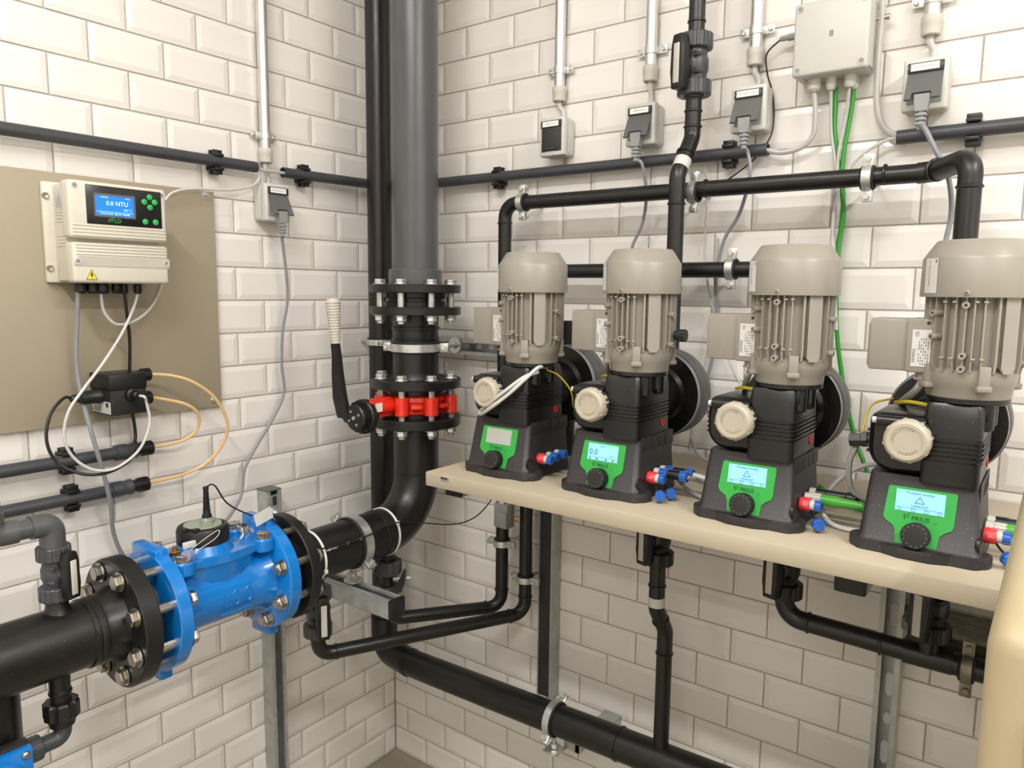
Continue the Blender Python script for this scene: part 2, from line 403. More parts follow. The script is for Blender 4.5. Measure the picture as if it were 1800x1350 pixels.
def ball_valve(label, c, ax, hdir, k=1.0, body='pvc_dark', group=None, sticker=False):
    """union ball valve; c = middle, ax = pipe axis, hdir = side with the lever"""
    c = V(c); ax = V(ax).normalized(); h = V(hdir); h = (h-ax*h.dot(ax)).normalized(); s = ax.cross(h)
    t = thing('ball_valve', label, 'valve', c-ax*.06*k, group)
    b = MB(); b.lathe(c-ax*.030*k, ax, [(0, 0), (.024*k, 0), (.024*k, .012*k), (.027*k, .02*k), (.027*k, .04*k), (.024*k, .048*k), (.024*k, .06*k), (0, .06*k)], 24)
    b.cyl(c-ax*.064*k, c+ax*.064*k, .0195*k, 20); b.cyl(c, c+h*.034*k, .014*k, 16)
    for sg in (-1, 1):
        for q in (-1, 1): b.cyl(c+ax*sg*.016*k+s*q*.020*k, c+ax*sg*.016*k+s*q*.020*k+h*.026*k, .0055*k, 8)
        b.box(c+ax*sg*.013*k-h*.027*k, [.010*k]*3, .001)
    b.build('body', body, t)
    for sg in (-1, 1):
        n = MB(); n.gear(c+ax*sg*.030*k, ax*sg, .034*k, .030*k, 14, .0022*k, .0205*k, .002*k); n.build('union_nut', body, t)
    rot = Matrix((s, h, ax)).transposed()
    hd = MB(); hd.prism([(-.014*k, -.052*k), (.014*k, -.052*k), (.016*k, -.02*k), (.016*k, .03*k), (.011*k, .052*k), (-.011*k, .052*k), (-.016*k, .03*k), (-.016*k, -.02*k)], c+h*.033*k, s if s.cross(ax).dot(h) > 0 else -s, ax, .022*k, .003*k)
    ho = hd.build('lever', 'black_clean', t)
    MB().box(c+h*.0555*k-ax*.004*k, (.014*k, .003*k, .076*k), .0012*k, rot).build('lever_insert', 'cap_grey', ho)
    if sticker:
        q = h*-.35+s*.94
        MB().box(c+ax*.012*k+s*.0262*k, (.018*k, .002, .018*k), .0004, Matrix((h, s, ax)).transposed()).build('sticker', 'sticker', t)
    return t
def strut(mb, a, b, open_dir, side=.041, lip=.0095, th=.0026, holes=False):
    """galvanised C channel from a to b, open towards open_dir (a,b at the centre of the section)"""
    a, b = V(a), V(b); ax = (b-a).normalized(); o = V(open_dir).normalized(); s = ax.cross(o); h = side/2
    pr = [(-h, -h), (h, -h), (h, h), (h-lip, h), (h-lip, h-.006), (h-lip+th, h-.006), (h-lip+th, h-th), (h-th, h-th), (h-th, -h+th), (-h+th, -h+th), (-h+th, h-th), (-h+lip-th, h-th), (-h+lip-th, h-.006), (-h+lip, h-.006), (-h+lip, h), (-h, h)]
    ux, uy = (s, o) if s.cross(o).dot(ax) > 0 else (-s, o)
    return mb.prism(pr, a, ux, uy, (b-a).length)

# ================================================================== MAIN PIPE LINE (vertical riser, elbow, line along the left wall)
MX, MZ, RY, PR = .31, .850, -.22, .0555                   # main line x / height, riser y, pipe radius
# grey upper pipe
t = thing('grey_riser', 'thick grey plastic riser pipe rising from the bolted flanges to the ceiling', 'pipe', (MX, RY, 1.44))
MB().lathe((MX, RY, 1.440), Z, [(0, 0), (PR, 0), (PR, ZC-1.440), (0, ZC-1.440)], 48).build('pipe', 'pvc', t)
MB().lathe((MX, RY, 1.438), Z, [(PR, 0), (.0645, 0), (.0645, .034), (.062, .037), (PR, .037)], 48).build('socket_end', 'pvc', t)
MB().ring((MX, RY, 1.4185), Z, .110, .056, .020, 56, .002).build('flange', 'black_clean', t)
MB().lathe((MX, RY, 1.398), Z, [(.05, 0), (.072, 0), (.072, .008), (.078, .010), (.078, .0205), (.05, .0205)], 40).build('stub_end', 'black', t)
for p in bolt_positions((MX, RY, 1.40), Z, .091, 8, .5): bolt(t, p, -Z, -.0388, .0335, m='zinc')
# black spool between the upper flanges and the red valve
t = thing('black_spool', 'short black flanged pipe piece between the grey riser and the red valve', 'pipe', (MX, RY, 1.19))
MB().ring((MX, RY, 1.3665), Z, .110, .056, .0195, 56, .002).build('flange', 'black_clean', t)
MB().lathe((MX, RY, 1.386), Z, [(.05, 0), (.077, 0), (.077, .011), (.05, .011)], 40).build('stub_end', 'black', t)
MB().lathe((MX, RY, 1.180), Z, [(.05, 0), (.074, 0), (.074, .012), (.0565, .034), (PR, .05), (PR, .125), (.0575, .127), (.0575, .130), (PR, .132), (PR, .150), (.0585, .151), (.0585, .157), (PR, .158), (PR, .207), (.05, .207)], 48).build('pipe', 'black', t)
MB().ring((MX, RY, 1.190), Z, .110, .060, .0215, 56, .002).build('flange', 'black_clean', t)
# red butterfly valve
HUB = on(632, 722, y=-.405); HD = V((HUB.x-MX, HUB.y-RY, 0)).normalized(); HS = Z.cross(HD)
t = thing('butterfly_valve', 'red cast butterfly valve with black lever clamped between black flanges', 'valve', (MX, RY, 1.125))
b = MB(); b.lathe((MX, RY, 1.1275), Z, [(.052, 0), (.072, 0), (.078, .004), (.080, .012), (.0745, .016), (.0745, .030), (.080, .034), (.078, .044), (.072, .048), (.052, .048), (.052, 0)], 48)
for p in bolt_positions((MX, RY, 1.1295), Z, .090, 8, .5): b.cyl(p, p+Z*.044, .0165, 14, ch=.002)
for p in bolt_positions((MX, RY, 1.144), Z, .085, 8, 0): b.box(p+Z*.007, (.026, .026, .010), .002, Matrix.Rotation(math.atan2(p.y-RY, p.x-MX), 3, 'Z'))
b.cyl(V((MX, RY, 1.152))+HD*.06, V((MX, RY, 1.152))+HD*.175, .018, 16, .015); b.box(V((MX, RY, 1.152))+HD*.165, (.014, .05, .044), .003, Matrix.Rotation(math.atan2(HD.y, HD.x), 3, 'Z'))
b.box(V((MX, RY, 1.152))+HD*.115, (.11, .012, .046), .002, Matrix.Rotation(math.atan2(HD.y, HD.x), 3, 'Z'))
body = b.build('body', 'red', t)
MB().box(V((MX, RY, 1.156))+HD*.145+HS*.0185, (.026, .0015, .02), 0, Matrix.Rotation(math.atan2(HD.y, HD.x), 3, 'Z')).build('sticker', 'white', t)
for p in bolt_positions((MX, RY, 1.15), Z, .091, 8, .5): bolt(t, p, -Z, -.0635, .0555, m='zinc')
MB().lathe((MX, RY, 1.118), Z, [(.05, 0), (.070, 0), (.070, .012), (.05, .012)], 40).build('seat_ring', 'black', t)
MB().lathe((MX, RY, 1.174), Z, [(.05, 0), (.070, 0), (.070, .012), (.05, .012)], 40).build('seat_ring', 'black', t)
# lever
HC = V((HUB.x, HUB.y, 1.137)); nrm = HD
def onplane(u, v, p0, n):
    d = RR[0]*((u-900)/FPX)+RR[1]*((v-675)/FPX)+RR[2]; return CAM+d*((p0-CAM).dot(n)/d.dot(n))
q = MB(); q.cyl(HC-nrm*.022, HC-nrm*.004, .040, 28, ch=.003); q.gear(HC-nrm*.006, nrm, .038, .008, 12, .004); q.cyl(HC, HC+nrm*.016, .031, 22, ch=.003); q.cyl(HC-nrm*.05, HC-nrm*.02, .012, 14)
lv = q.build('notch_plate', 'black_clean', t)
q = MB(); q.cyl(HC+nrm*.014, HC+nrm*.020, .0045, 10)
for a in (.5, 2.2, 3.6, 5.2):
    p = HC+HS*(.017*math.cos(a))+Z*(.017*math.sin(a)); q.cyl(p+nrm*.014, p+nrm*.0185, .0028, 8)
q.build('screw', 'zinc', lv)
nd = HC+nrm*.012
A1 = [onplane(u, v, nd, nrm) for u, v in ((606, 735), (598, 700), (594, 660), (592, 625), (589, 600))]
q = MB(); secs = []
for p, wv in zip(A1, (.019, .019, .0145, .0105, .009)):
    secs.append([p+HS*wv-nrm*.006, p+HS*wv+nrm*.006, p-HS*wv+nrm*.006, p-HS*wv-nrm*.006])
q.loft(secs); q.cyl(A1[0]-nrm*.006, HC+nrm*.006, .012, 12); q.build('lever_arm', 'black_clean', t)
g0 = onplane(590, 604, nd, nrm); g1 = onplane(585, 530, nd, nrm); ga = (g1-g0); gl = ga.length
pf = [(0, 0), (.0105, 0)]
for i in range(15):
    f = i/15; rr = .0100+.0072*f; pf += [(rr, gl*(f+.010)), (rr+.0012, gl*(f+.034)), (rr, gl*(f+.058))]
pf += [(.0160, gl*1.0), (.013, gl*1.06), (.005, gl*1.085), (0, gl*1.09)]
MB().lathe(g0, ga, pf, 20).build('grip', 'grip', t)
q = MB(); q.tube([HC+nrm*.01+HS*(-.002)+Z*.022+V((0, 0, 0))+HS*(.004*i-.01)*-1 for i in range(6)], .0045, 8); q.build('spring', 'brass', t)
# lower flange, riser, elbow and line up to the meter
t = thing('main_line_elbow', 'thick black pipe elbow from the red valve down to the blue meter', 'pipe', (MX, RY, .8))
MB().ring((MX, RY, 1.0965), Z, .110, .056, .0225, 56, .002).build('flange', 'black_clean', t)
path = bend([(MX, RY, 1.118), (MX, RY, MZ), (MX, -.60, MZ)], .125, 14)
MB().tube(path, PR, 40).build('pipe', 'black', t)
q = MB(); q.lathe((MX, RY, .976), Z, [(PR, 0), (.0572, .001), (.0572, .004), (PR, .005)], 40); q.build('weld_bead', 'black', t); q = MB()
for yy in (-.352, -.360): q.lathe((MX, yy, MZ), -Y, [(PR, 0), (.0572, .001), (.0572, .004), (PR, .005)], 40)
q.build('weld_bead', 'black', t)
MB().ring((MX, -.605, MZ), -Y, .110, .057, .024, 56, .002).build('flange', 'black_clean', t)
MB().lathe((MX, -.63, MZ), -Y, [(.05, 0), (.076, 0), (.076, .022), (.05, .022)], 40).build('stub_end', 'black', t)
q = MB()
for k, yy in enumerate((-.545, -.541, -.537, -.532, -.527, -.522, -.517, -.490, -.486, -.481, -.452, -.448)):
    a = .42+.002*k; q.box(V((MX, yy, MZ))+V((math.cos(a), 0, math.sin(a)))*(PR+.0002), (.0012, .0024, .003+.0012*(k % 3)), 0, Matrix.Rotation(-a, 3, 'Y'))
q.build('printed_marks', 'sticker', t)
# pipe section left of the meter
t = thing('main_line_pipe', 'thick black pipe entering the blue meter beside the beige panel', 'pipe', (MX, -1.2, .79))
MB().lathe((MX, -.965, MZ), -Y, [(.05, -.05), (.074, -.05), (.074, -.02), (.0565, .025), (.0565, .032), (.0585, .034), (.0585, .040), (.0567, .042), (.0567, .044), (.0585, .046), (.0585, .052), (PR, .054), (PR, 1.2), (.05, 1.2)], 48).build('pipe', 'black', t)
MB().ring((MX, -.936, MZ), -Y, .1125, .057, .030, 56, .002).build('flange', 'black_clean', t)
q = MB(); q.lathe((MX, -1.052, .895), Z, [(.016, 0), (.022, .006), (.017, .016), (.016, .04)], 20); q.build('branch', 'black', t); q = MB(); q.lathe((MX, -1.056, .80), -Z, [(.020, -.01), (.016, .01), (.0155, .03), (.0175, .032), (.0175, .036), (.0155, .038), (.0155, .052)], 18)
q.build('branch', 'black', t)
# ---- blue meter
t = thing('water_meter', 'bright blue cast iron flow meter bolted between black flanges', 'meter', (MX, -.78, .73))
b = MB(); b.lathe((MX, -.655, MZ), -Y, [(.045, 0), (.108, 0), (.110, .002), (.110, .023), (.108, .025), (.070, .030), (.063, .045), (.060, .08), (.060, .17), (.063, .205), (.070, .220), (.108, .225), (.110, .227), (.110, .248), (.108, .25), (.045, .25)], 56)
for yy in (-.6675, -.8925):
    b.box((MX, yy, MZ-.104), (.060, .024, .040), .004); b.box((MX-.01, yy, MZ+.098), (.085, .024, .040), .004)
# raised top neck under the cover
b.loft([[V((MX+ax_*.052, -.78+ay*.082, MZ+.03)) for ax_, ay in [(math.cos(k*PI/8), math.sin(k*PI/8)) for k in range(16)]], [V((MX+ax_*.060, -.78+ay*.090, MZ+.070)) for ax_, ay in [(math.cos(k*PI/8), math.sin(k*PI/8)) for k in range(16)]]])
b.box((MX+.062, -.87, MZ-.035), (.03, .03, .05), .012)
b.build('body', 'blue', t, smooth=40)
c = MB(); pl = []
for k in range(48):
    a = 2*PI*k/48; rr = 1+.10*max(0, math.cos(4*(a-PI/4)))**2
    pl.append((.062*rr*math.cos(a), .098*rr*math.sin(a)))
c.prism(pl, (MX, -.78, MZ+.070), X, Y, .016, .002)
for sx in (-1, 1):
    for sy in (-1, 1): c.cyl((MX+sx*.048, -.78+sy*.082, MZ+.066), (MX+sx*.048, -.78+sy*.082, MZ+.092), .019, 18, ch=.003)
c.lathe((MX, -.795, MZ+.084), Z, [(.055, 0), (.050, .010), (.046, .018), (0, .018)], 32); c.box((MX+.02, -.855, MZ+.09), (.02, .03, .016), .003)
c.build('cover', 'blue', t, smooth=40)
for sx in (-1, 1):
    for sy in (-1, 1):
        h = MB(); h.cyl((MX+sx*.048, -.78+sy*.082, MZ+.092), (MX+sx*.048, -.78+sy*.082, MZ+.094), .0155, 18); hexnut(h, (MX+sx*.048, -.78+sy*.082, MZ+.094), Z, .013, .010); h.build('cover_bolt', 'steel', t)
h = MB(); hexnut(h, (MX+.02, -.862, MZ+.097), Z, .010, .008); h.cyl((MX+.02, -.862, MZ+.105), (MX+.02, -.862, MZ+.113), .004, 10); h.build('vent_plug', 'brass', t)
h = MB(); h.lathe((MX, -.795, MZ+.100), Z, [(0, 0), (.044, 0), (.047, .003), (.047, .026), (.044, .032), (.037, .034), (.0355, .030), (0, .030)], 40); h.box((MX+.012, -.838, MZ+.135), (.010, .012, .007), .002); h.box((MX+.030, -.826, MZ+.135), (.010, .012, .007), .002); h.cyl((MX+.012, -.836, MZ+.136), (MX+.030, -.826, MZ+.136), .0015, 8)
rg = h.build('register', 'black_clean', t)
MB().lathe((MX, -.795, MZ+.130), Z, [(0, .005), (.034, .005), (.035, 0), (0, 0)], 32).build('glass', 'clear', rg)
MB().lathe((MX+.002, -.787, MZ+.132), Z, [(0, 0), (.013, 0), (.013, .010), (.010, .014), (0, .014)], 20).build('pulse_sensor_foot', 'clear', t)
pf = [(0, 0), (.009, 0), (.009, .010), (.007, .012), (.007, .018)]
for i in range(9): pf += [(.0068-.0002*i, .019+i*.0055), (.0068-.0002*i, .022+i*.0055), (.004, .0225+i*.0055), (.004, .0245+i*.0055)]
pf += [(.0055, .070), (.005, .076), (0, .077)]
MB().lathe((MX+.002, -.787, MZ+.142), Z, [(a_, b_*.82) for a_, b_ in pf], 14).build('sensor_plug', 'black_clean', t)
q = MB(); q.cyl((MX+.05, -.850, MZ+.100), (MX+.056, -.862, MZ+.103), .010, 16); q.build('seal_cap', 'violet', t)
q = MB(); q.box((MX+.030, -.838, MZ+.112), (.006, .028, .012), .001); q.build('seal_tag', 'sticker', t)
q = MB(); q.tube(spline([(MX+.04, -.845, MZ+.105), (MX+.05, -.815, MZ+.125), (MX+.046, -.79, MZ+.13), (MX+.05, -.80, MZ+.118), (MX+.044, -.84, MZ+.1)]), .0007, 6); q.build('seal_wire', 'sticker', t)
q = MB(); q.tube([V((MX+.0585, -.80, MZ-.030)), V((MX+.0585, -.735, MZ-.030))], .0018, 8); q.tube([V((MX+.0585, -.735, MZ-.030)), V((MX+.060, -.75, MZ-.025))], .0015, 6); q.build('flow_arrow', 'blue', t)
# raised digits of the casting
q = MB(); zz = MZ-.004
for i, yy in enumerate((-.792, -.768, -.742)):
    x_ = MX+.0598
    if i == 0: q.tube([(x_, yy, zz-.013), (x_, yy, zz+.013)], .0016, 6)
    else: q.tube([V((x_-abs(math.sin(k*PI/6))*.0003, yy+.007*math.cos(k*PI/6), zz+.013*math.sin(k*PI/6))) for k in range(13)], .0016, 6)
q.build('cast_number', 'blue', t)
for p in bolt_positions((MX, -.92, MZ), -Y, .0905, 8, .5): bolt(t, p, Y, -.0475, .042, m='steel', r=.0135, sr=.0085, tail=-.004)
for p in bolt_positions((MX, -.64, MZ), -Y, .0905, 8, .5): bolt(t, p, -Y, -.037, .042, m='steel', r=.0135, sr=.0085, tail=.006)
# clamps of the main line
t = pipe_clamp('wide galvanised clamp on the black elbow pipe standing on the cantilever channel', (MX, -.430, MZ), Y, PR, V((.8, 0, -.6)), None, wide=.026)
q = MB(); q.cyl((MX, -.430, .757), (MX, -.430, .79), .006, 12); q.cyl((MX, -.430, .757), (MX, -.430, .760), .022, 24); hexnut(q, (MX, -.430, .760), Z, .011, .010); hexnut(q, (MX, -.430, .776), Z, .010, .008)
q.build('stand', 'zinc', t)
t = pipe_clamp('shiny galvanised clamp round the black spool above the red valve', (MX, RY, 1.287), Z, PR+.0005, V((.86, .5, 0)), None, wide=.022)
p = V((MX, RY, 1.287)); e = PB(799, 607, .054)
q = MB(); q.cyl(p+V((.055, .03, 0)), V((e.x, -.045, e.z)), .0045, 12); q.lathe((e.x, -.054, e.z), Y, [(0, 0), (.021, 0), (.021, .003), (0, .003)], 28); hexnut(q, (e.x, -.054, e.z), -Y, .009, .008); q.build('stud', 'zinc', t)
# cable ties
for yy, ang, lb in ((-.556, -.35, 'white cable tie round the black pipe beside the blue meter flange'), (-.338, .55, 'white cable tie round the black pipe at the elbow')):
    q = MB(); q.ring((MX, yy, MZ), Y, PR+.0032, PR+.0012, .005, 40); pa = V((MX, yy+.0025, MZ))+V((math.cos(ang), 0, math.sin(ang)))*(PR+.004); q.box(pa, (.006, .008, .009), .001); q.build('cable_tie', 'white', label=lb, cat='cable tie', group='white cable ties')

# ================================================================== BLACK CORNER RISER AND LOW PIPE
t = thing('corner_riser', 'black plastic riser in the room corner behind the grey pipe', 'pipe', (.10, -.13, .4))
CX, CY, CR = .098, -.135, .0325
MB().tube([(CX, CY, ZC), (CX, CY, .50)], CR, 32).build('pipe', 'black', t)
MB().tube(bend([(CX, CY, .51), (CX, CY, .41), (.21, -.152, .412)], .075, 10), .037, 28).build('elbow', 'black', t)
t = thing('low_pipe', 'thick black pipe running low along the back wall from the corner elbow', 'pipe', (.6, -.155, .37))
LP = lambda x: V((x, -.152, .412+.026*(x-.21)))
MB().tube([LP(.205), LP(1.5)], .036, 28).build('pipe', 'black', t)
for x_ in (.215, .86): MB().lathe(LP(x_), X, [(.036, 0), (.0385, .001), (.0385, .005), (.036, .006)], 28).build('weld_bead', 'black', t)
pipe_clamp('galvanised clamp on the black corner riser beside the lever', (CX, CY, 1.285), Z, CR, V((.8, -.6, 0)), (0.008, CY+.01, 1.285), wide=.018)
c = LP(.690); t = pipe_clamp('galvanised clamp round the low black pipe with a foot bracket below', c, X, .036, V((0, -.75, -.66)), None, wide=.02)
q = MB(); q.cyl(c-Z*.042, c-Z*.075, .005, 10); q.cyl(c-Z*.074, c-Z*.077, .02, 20); hexnut(q, c-Z*.062, -Z, .010, .010); q.box(c-Z*.079, (.042, .042, .004), .001); q.build('foot', 'zinc', t)
q = MB(); q.bb(c+V((.015, .02, -.079)), c+V((.060, .022, -.035)), .0006); q.bb(c+V((.055, .10, -.085)), c+V((.10, .146, -.025)), .001); q.bb(c+V((.045, .02, -.079)), c+V((.058, .146, -.04)), .001); q.build('bracket', 'galv', t)

# ================================================================== PIPES UNDER AND BEHIND THE SHELF
PRr = .0160
def weld(mb, p, ax, r): mb.lathe(V(p)-V(ax).normalized()*.003, ax, [(r*.98, 0), (r+.0022, .0015), (r+.0022, .0045), (r*.98, .006)], 18)
def pipe_run(label, pts, R=.032, r=PRr, welds=(), name='pipe_run', m='black', n=18):
    t = thing(name, label, 'pipe', pts[0])
    MB().tube(bend(pts, R, 8), r, n).build('pipe', m, t)
    for p, a in welds:
        q = MB(); weld(q, p, a, r); q.build('weld_bead', m, t)
    return t
AX_, AY_ = .482, -.09
EA = V((MX, -.322, .625))
TZ = 1.632
dA = (EA-V((AX_, AY_, .625))).normalized()
pipe_run('black pipe from the back wall clamps down past the shelf end to the union cock', [(1.375, AY_, TZ-.002), (AX_, AY_, TZ), (AX_, AY_, .625), EA, EA+Z*.085], .034,
    welds=[((AX_+.045, AY_, TZ), X), ((AX_, AY_, TZ-.045), Z), ((AX_, AY_, .625+.045), Z), (V((AX_, AY_, .625))+dA*.042, dA), ((.93, AY_, TZ), X), ((.985, AY_, TZ), X), ((1.31, AY_, TZ), X)], name='discharge_pipe')
BX_, BY_ = .545, -.075
EB = V((MX, -.534, .618)); dB = (EB-V((BX_, BY_, .618))).normalized()
pipe_run('black pipe dropping behind the first pump and running to the valve under the meter', [(1.206, -.075, 1.472), (BX_, BY_, 1.472), (BX_, BY_, .618), EB, EB+Z*.06], .034,
    welds=[((BX_, BY_, .618+.045), Z), (V((BX_, BY_, .618))+dB*.042, dB), (EB-dB*.04, dB)], name='discharge_pipe')
pipe_run('black pipe descending into the fourth dosing pump from the wall clamp', [(1.36, AY_, TZ-.002), (1.385, AY_, TZ-.001), (1.446, -.172, TZ+.004), (1.446, -.172, 1.31)], .026, .0175, welds=[((1.446, -.172, TZ-.040), Z), ((1.39, AY_-.01, TZ), V((.6, -.8, 0)))], name='discharge_pipe')
pipe_run('black pipe rising from the second dosing pump past the wall conduit to the upper valve', [(.945, -.138, 1.30), (.945, -.138, 1.655), (.951, -.088, 1.735), (.951, -.088, ZC)], .03, welds=[((.945, -.138, 1.60), Z), ((.951, -.088, 1.755), Z), ((.951, -.088, 1.785), Z), ((.951, -.088, 1.955), Z), ((.948, -.112, 1.70), V((.05, .5, .8)))], name='discharge_pipe')
q = MB(); q.ring(V((.9467, -.124, 1.678))-V((.006, .05, .08)).normalized()*.011, V((.006, .05, .08)), .0166, .016, .022, 18); q.build('pipe_sticker', 'sticker', label='white printed sticker wrapped on the black pipe below the upper valve', cat='sticker')
ball_valve('grey union ball valve on the black pipe near the ceiling between the conduits', (.951, -.088, 1.872), Z, V((-.3, -.95, 0)), .98, 'pvc_dark', 'union ball valves')
# suction side under the shelf
PBX = [.7200, .9505, 1.2061, 1.4439]
SY = -.175
pipe_run('black suction pipe from the second pump valve down into the low pipe', [(PBX[1], SY, .98), (PBX[1], SY, .775), (PBX[1]+.010, -.150, .722), (PBX[1]+.010, -.150, .44)], .03, .0165, welds=[((PBX[1], SY, .826), Z), ((PBX[1]+.010, -.150, .672), Z), ((PBX[1]+.005, -.163, .748), V((.2, .45, -.9)))], name='suction_pipe')
q = MB(); q.ring((PBX[1], SY, .782), Z, .0172, .0165, .020, 18); q.build('pipe_sticker', 'sticker', label='white barcode sticker wrapped on the suction pipe below the shelf', cat='sticker')
pipe_run('black suction pipe from the third pump valve turning along the wall to the tee', [(PBX[2], SY, .98), (PBX[2], SY, .832), (1.62, SY, .822)], .034, .0175, welds=[((PBX[2], SY, .885), Z), ((PBX[2]+.045, SY, .831), X), ((1.372, SY, .827), X), ((1.49, SY, .824), X)], name='suction_pipe')
pipe_run('short black suction branch below the fourth pump valve', [(PBX[3], SY, .98), (PBX[3], SY, .825)], .03, .0175, welds=[((PBX[3], SY, .865), Z), ((PBX[3], SY, .885), Z)], name='suction_pipe')
q = MB(); q.tube([(PBX[3]-.036, SY, .826), (PBX[3]+.036, SY, .826)], .0195, 18); q.build('tee_collar', 'black', label='black tee fitting joining the suction branch to the pipe below the shelf', cat='pipe fitting')
for i, (z_, lb) in enumerate(((.928, 'black union ball valve under the shelf beside the galvanised wall channel'), (.925, 'black union ball valve under the shelf above the pipe elbow'), (.915, 'black union ball valve under the shelf above the tee'))):
    ball_valve(lb, (PBX[i+1], SY, z_), Z, V((-.3, -.95, 0)), .92, 'black_clean', 'valves hanging under the shelf')
# clamps
pipe_clamp('galvanised clamp at the left end of the upper discharge pipe', (.535, AY_, TZ), X, PRr, Z, (.535, -.004, TZ))
pipe_clamp('galvanised clamp on the upper discharge pipe beside the second pump riser', PB(1220, 338, .09), X, PRr, Z, PB(1220, 338, .09)+V((0, .085, 0)))
pipe_clamp('galvanised clamp on the upper discharge pipe below the junction box cables', PB(1526, 313, .09), X, PRr+.0005, Z, PB(1526, 313, .09)+V((0, .085, 0)))
pipe_clamp('galvanised clamp on the middle discharge pipe between the second and third pump motors', PB(1286, 473, .075), X, PRr, Z, PB(1286, 473, .075)+V((0, .07, 0)))
c = PB(881, 953, .09); pipe_clamp('galvanised clamp on the outer pipe below the shelf end', (AX_, AY_, c.z), Z, PRr, X, (AX_, -.004, c.z))
c = PB(927, 1018, .075); pipe_clamp('galvanised clamp on the inner pipe beside the wall channel', (BX_, BY_, c.z), Z, PRr, X, (BX_, -.004, c.z))
c = V((1.50, SY, .824)); pipe_clamp('stained galvanised clamp on the suction pipe beside the cream cabinet', c, X, .0178, Z, (1.50, -.142, .824), mt='rusty', earsz=1.2)
# drops from the main line: sample valve and union with lever
q = MB(); q.cyl((MX, -.534, .80), (MX, -.534, .77), .016, 16); q.build('branch_stub', 'black', label='black branch stub under the main pipe beside the blue meter flange', cat='pipe fitting')
ball_valve('grey union ball valve hanging under the main pipe beside the blue meter', (MX, -.534, .720), Z, V((.92, -.39, 0)), .92, 'pvc_dark', 'union ball valves')
t = thing('union_cock', 'dark grey union cock with black lever under the main pipe elbow', 'valve', (MX, -.322, .69))
q = MB(); q.cyl((MX, -.322, .80), (MX, -.322, .69), .0165, 16); q.build('stub', 'black', t)
q = MB(); q.gear((MX, -.322, .742), Z, .034, .034, 8, .003, .018, .003); q.gear((MX, -.322, .690), Z, .028, .022, 12, .002, .017, .002); q.build('union_nut', 'pvc_dark', t)
q = MB(); q.cyl((MX+.02, -.322, .733), (MX+.058, -.30, .738), .006, 10); q.build('spindle', 'zinc', t)
lp = onplane(700, 1040, V((MX+.058, -.30, .738)), RR[2]); lq = onplane(712, 1000, V((MX+.058, -.30, .738)), RR[2])
q = MB(); secs = []
for f, wv in ((0, .012), (.35, .011), (.7, .007), (1, .003)):
    p = lp.lerp(lq, f)+RR[0]*(.003*math.sin(f*3)); secs.append([p-RR[0]*wv, p-RR[0]*wv-RR[2]*.010, p+RR[0]*wv*.7-RR[2]*.010, p+RR[0]*wv*.7])
q.loft(secs); q.build('lever', 'black_clean', t)
# little grey clamp box and thin cable on the outer pipe
t = thing('pipe_sensor', 'small grey sensor box strapped to the pipe under the shelf end', 'sensor', (AX_, AY_, .95))
c = PB(886, 905, .115); q = MB(); q.box(c, (.042, .032, .062), .004); q.box(c+V((.008, -.018, -.008)), (.03, .012, .04), .005); q.build('housing', 'plug', t)
q = MB(); q.cyl(c+V((.02, 0, .004)), c+V((.05, 0, .004)), .0018, 6); q.cyl(c+V((.02, 0, -.008)), c+V((.05, 0, -.008)), .0018, 6); q.build('pin', 'brass', t)
q = MB(); hexnut(q, c+V((0, -.008, .031)), Z, .010, .012); q.build('nut', 'zinc', t)

# ================================================================== GALVANISED CHANNELS
t = thing('strut_channel', 'tall galvanised channel standing against the left wall behind the meter', 'channel', (.0215, -.452, 0))
strut(MB(), (.0285, -.452, 0), (.0285, -.452, .930), X).build('channel', 'galv', t)
MB().box((.0285, -.452, .932), (.042, .042, .004), .001).build('end_cap', 'lid', t)
q = MB(); q.box((.0475, -.452, .885), (.004, .039, .07), .001); q.cyl((.049, -.452, .873), (.066, -.452, .873), .0065, 10); hexnut(q, (.049, -.452, .873), X, .012, .012); q.cyl((.049, -.452, .873), (.051, -.452, .873), .016, 18); q.build('fixing_plate', 'zinc', t)
MB().box((.0498, -.452, .905), (.001, .011, .022), 0).build('slot', 'print', t)
t = thing('cantilever_channel', 'galvanised cantilever channel carrying the main pipe with a black end cap', 'channel', (.05, -.44, .715))
b0, b1 = V((.05, -.440, .735)), V((.456, -.440, .735))
strut(MB(), b0, b1, Z).build('channel', 'galv', t)
MB().box((.461, -.440, .735), (.010, .044, .046), .003).build('end_cap', 'black_clean', t)
MB().box((.36, -.4615, .735), (.17, .0012, .036), 0).build('side_plate', 'galv', t)
t = thing('strut_channel', 'galvanised channel on the back wall under the shelf end', 'channel', (.587, -.02, .40))
strut(MB(), (.587, -.0285, .395), (.587, -.0285, 1.043), -Y).build('channel', 'galv', t)
MB().bb((.5705, -.0495, .40), (.6035, -.0485, 1.04)).build('slot_shade', 'print', t)  # dark strip paints the shade inside the open channel slot
t = thing('strut_channel', 'galvanised channel with oval slots reaching the floor below the fourth pump', 'channel', (1.366, -.02, 0))
strut(MB(), (1.366, -.0285, 0), (1.366, -.0285, 1.043), -Y).build('channel', 'galv', t)
for k in range(14):
    z_ = .05+k*.07; q = MB(); q.prism([(.009*math.cos(a)*(.8), .012*math.sin(a)+(.012 if math.sin(a) > 0 else -.012)*(k % 2)) for a in [2*PI*i/16 for i in range(16)]], (1.366, -.0112, z_), X, Z, .0012); q.build('slot', 'plaster', t)
q = MB(); q.ring((1.366, -.040, .405), -Y, .017, .0135, .003, 20); q.build('washer', 'zinc', t)
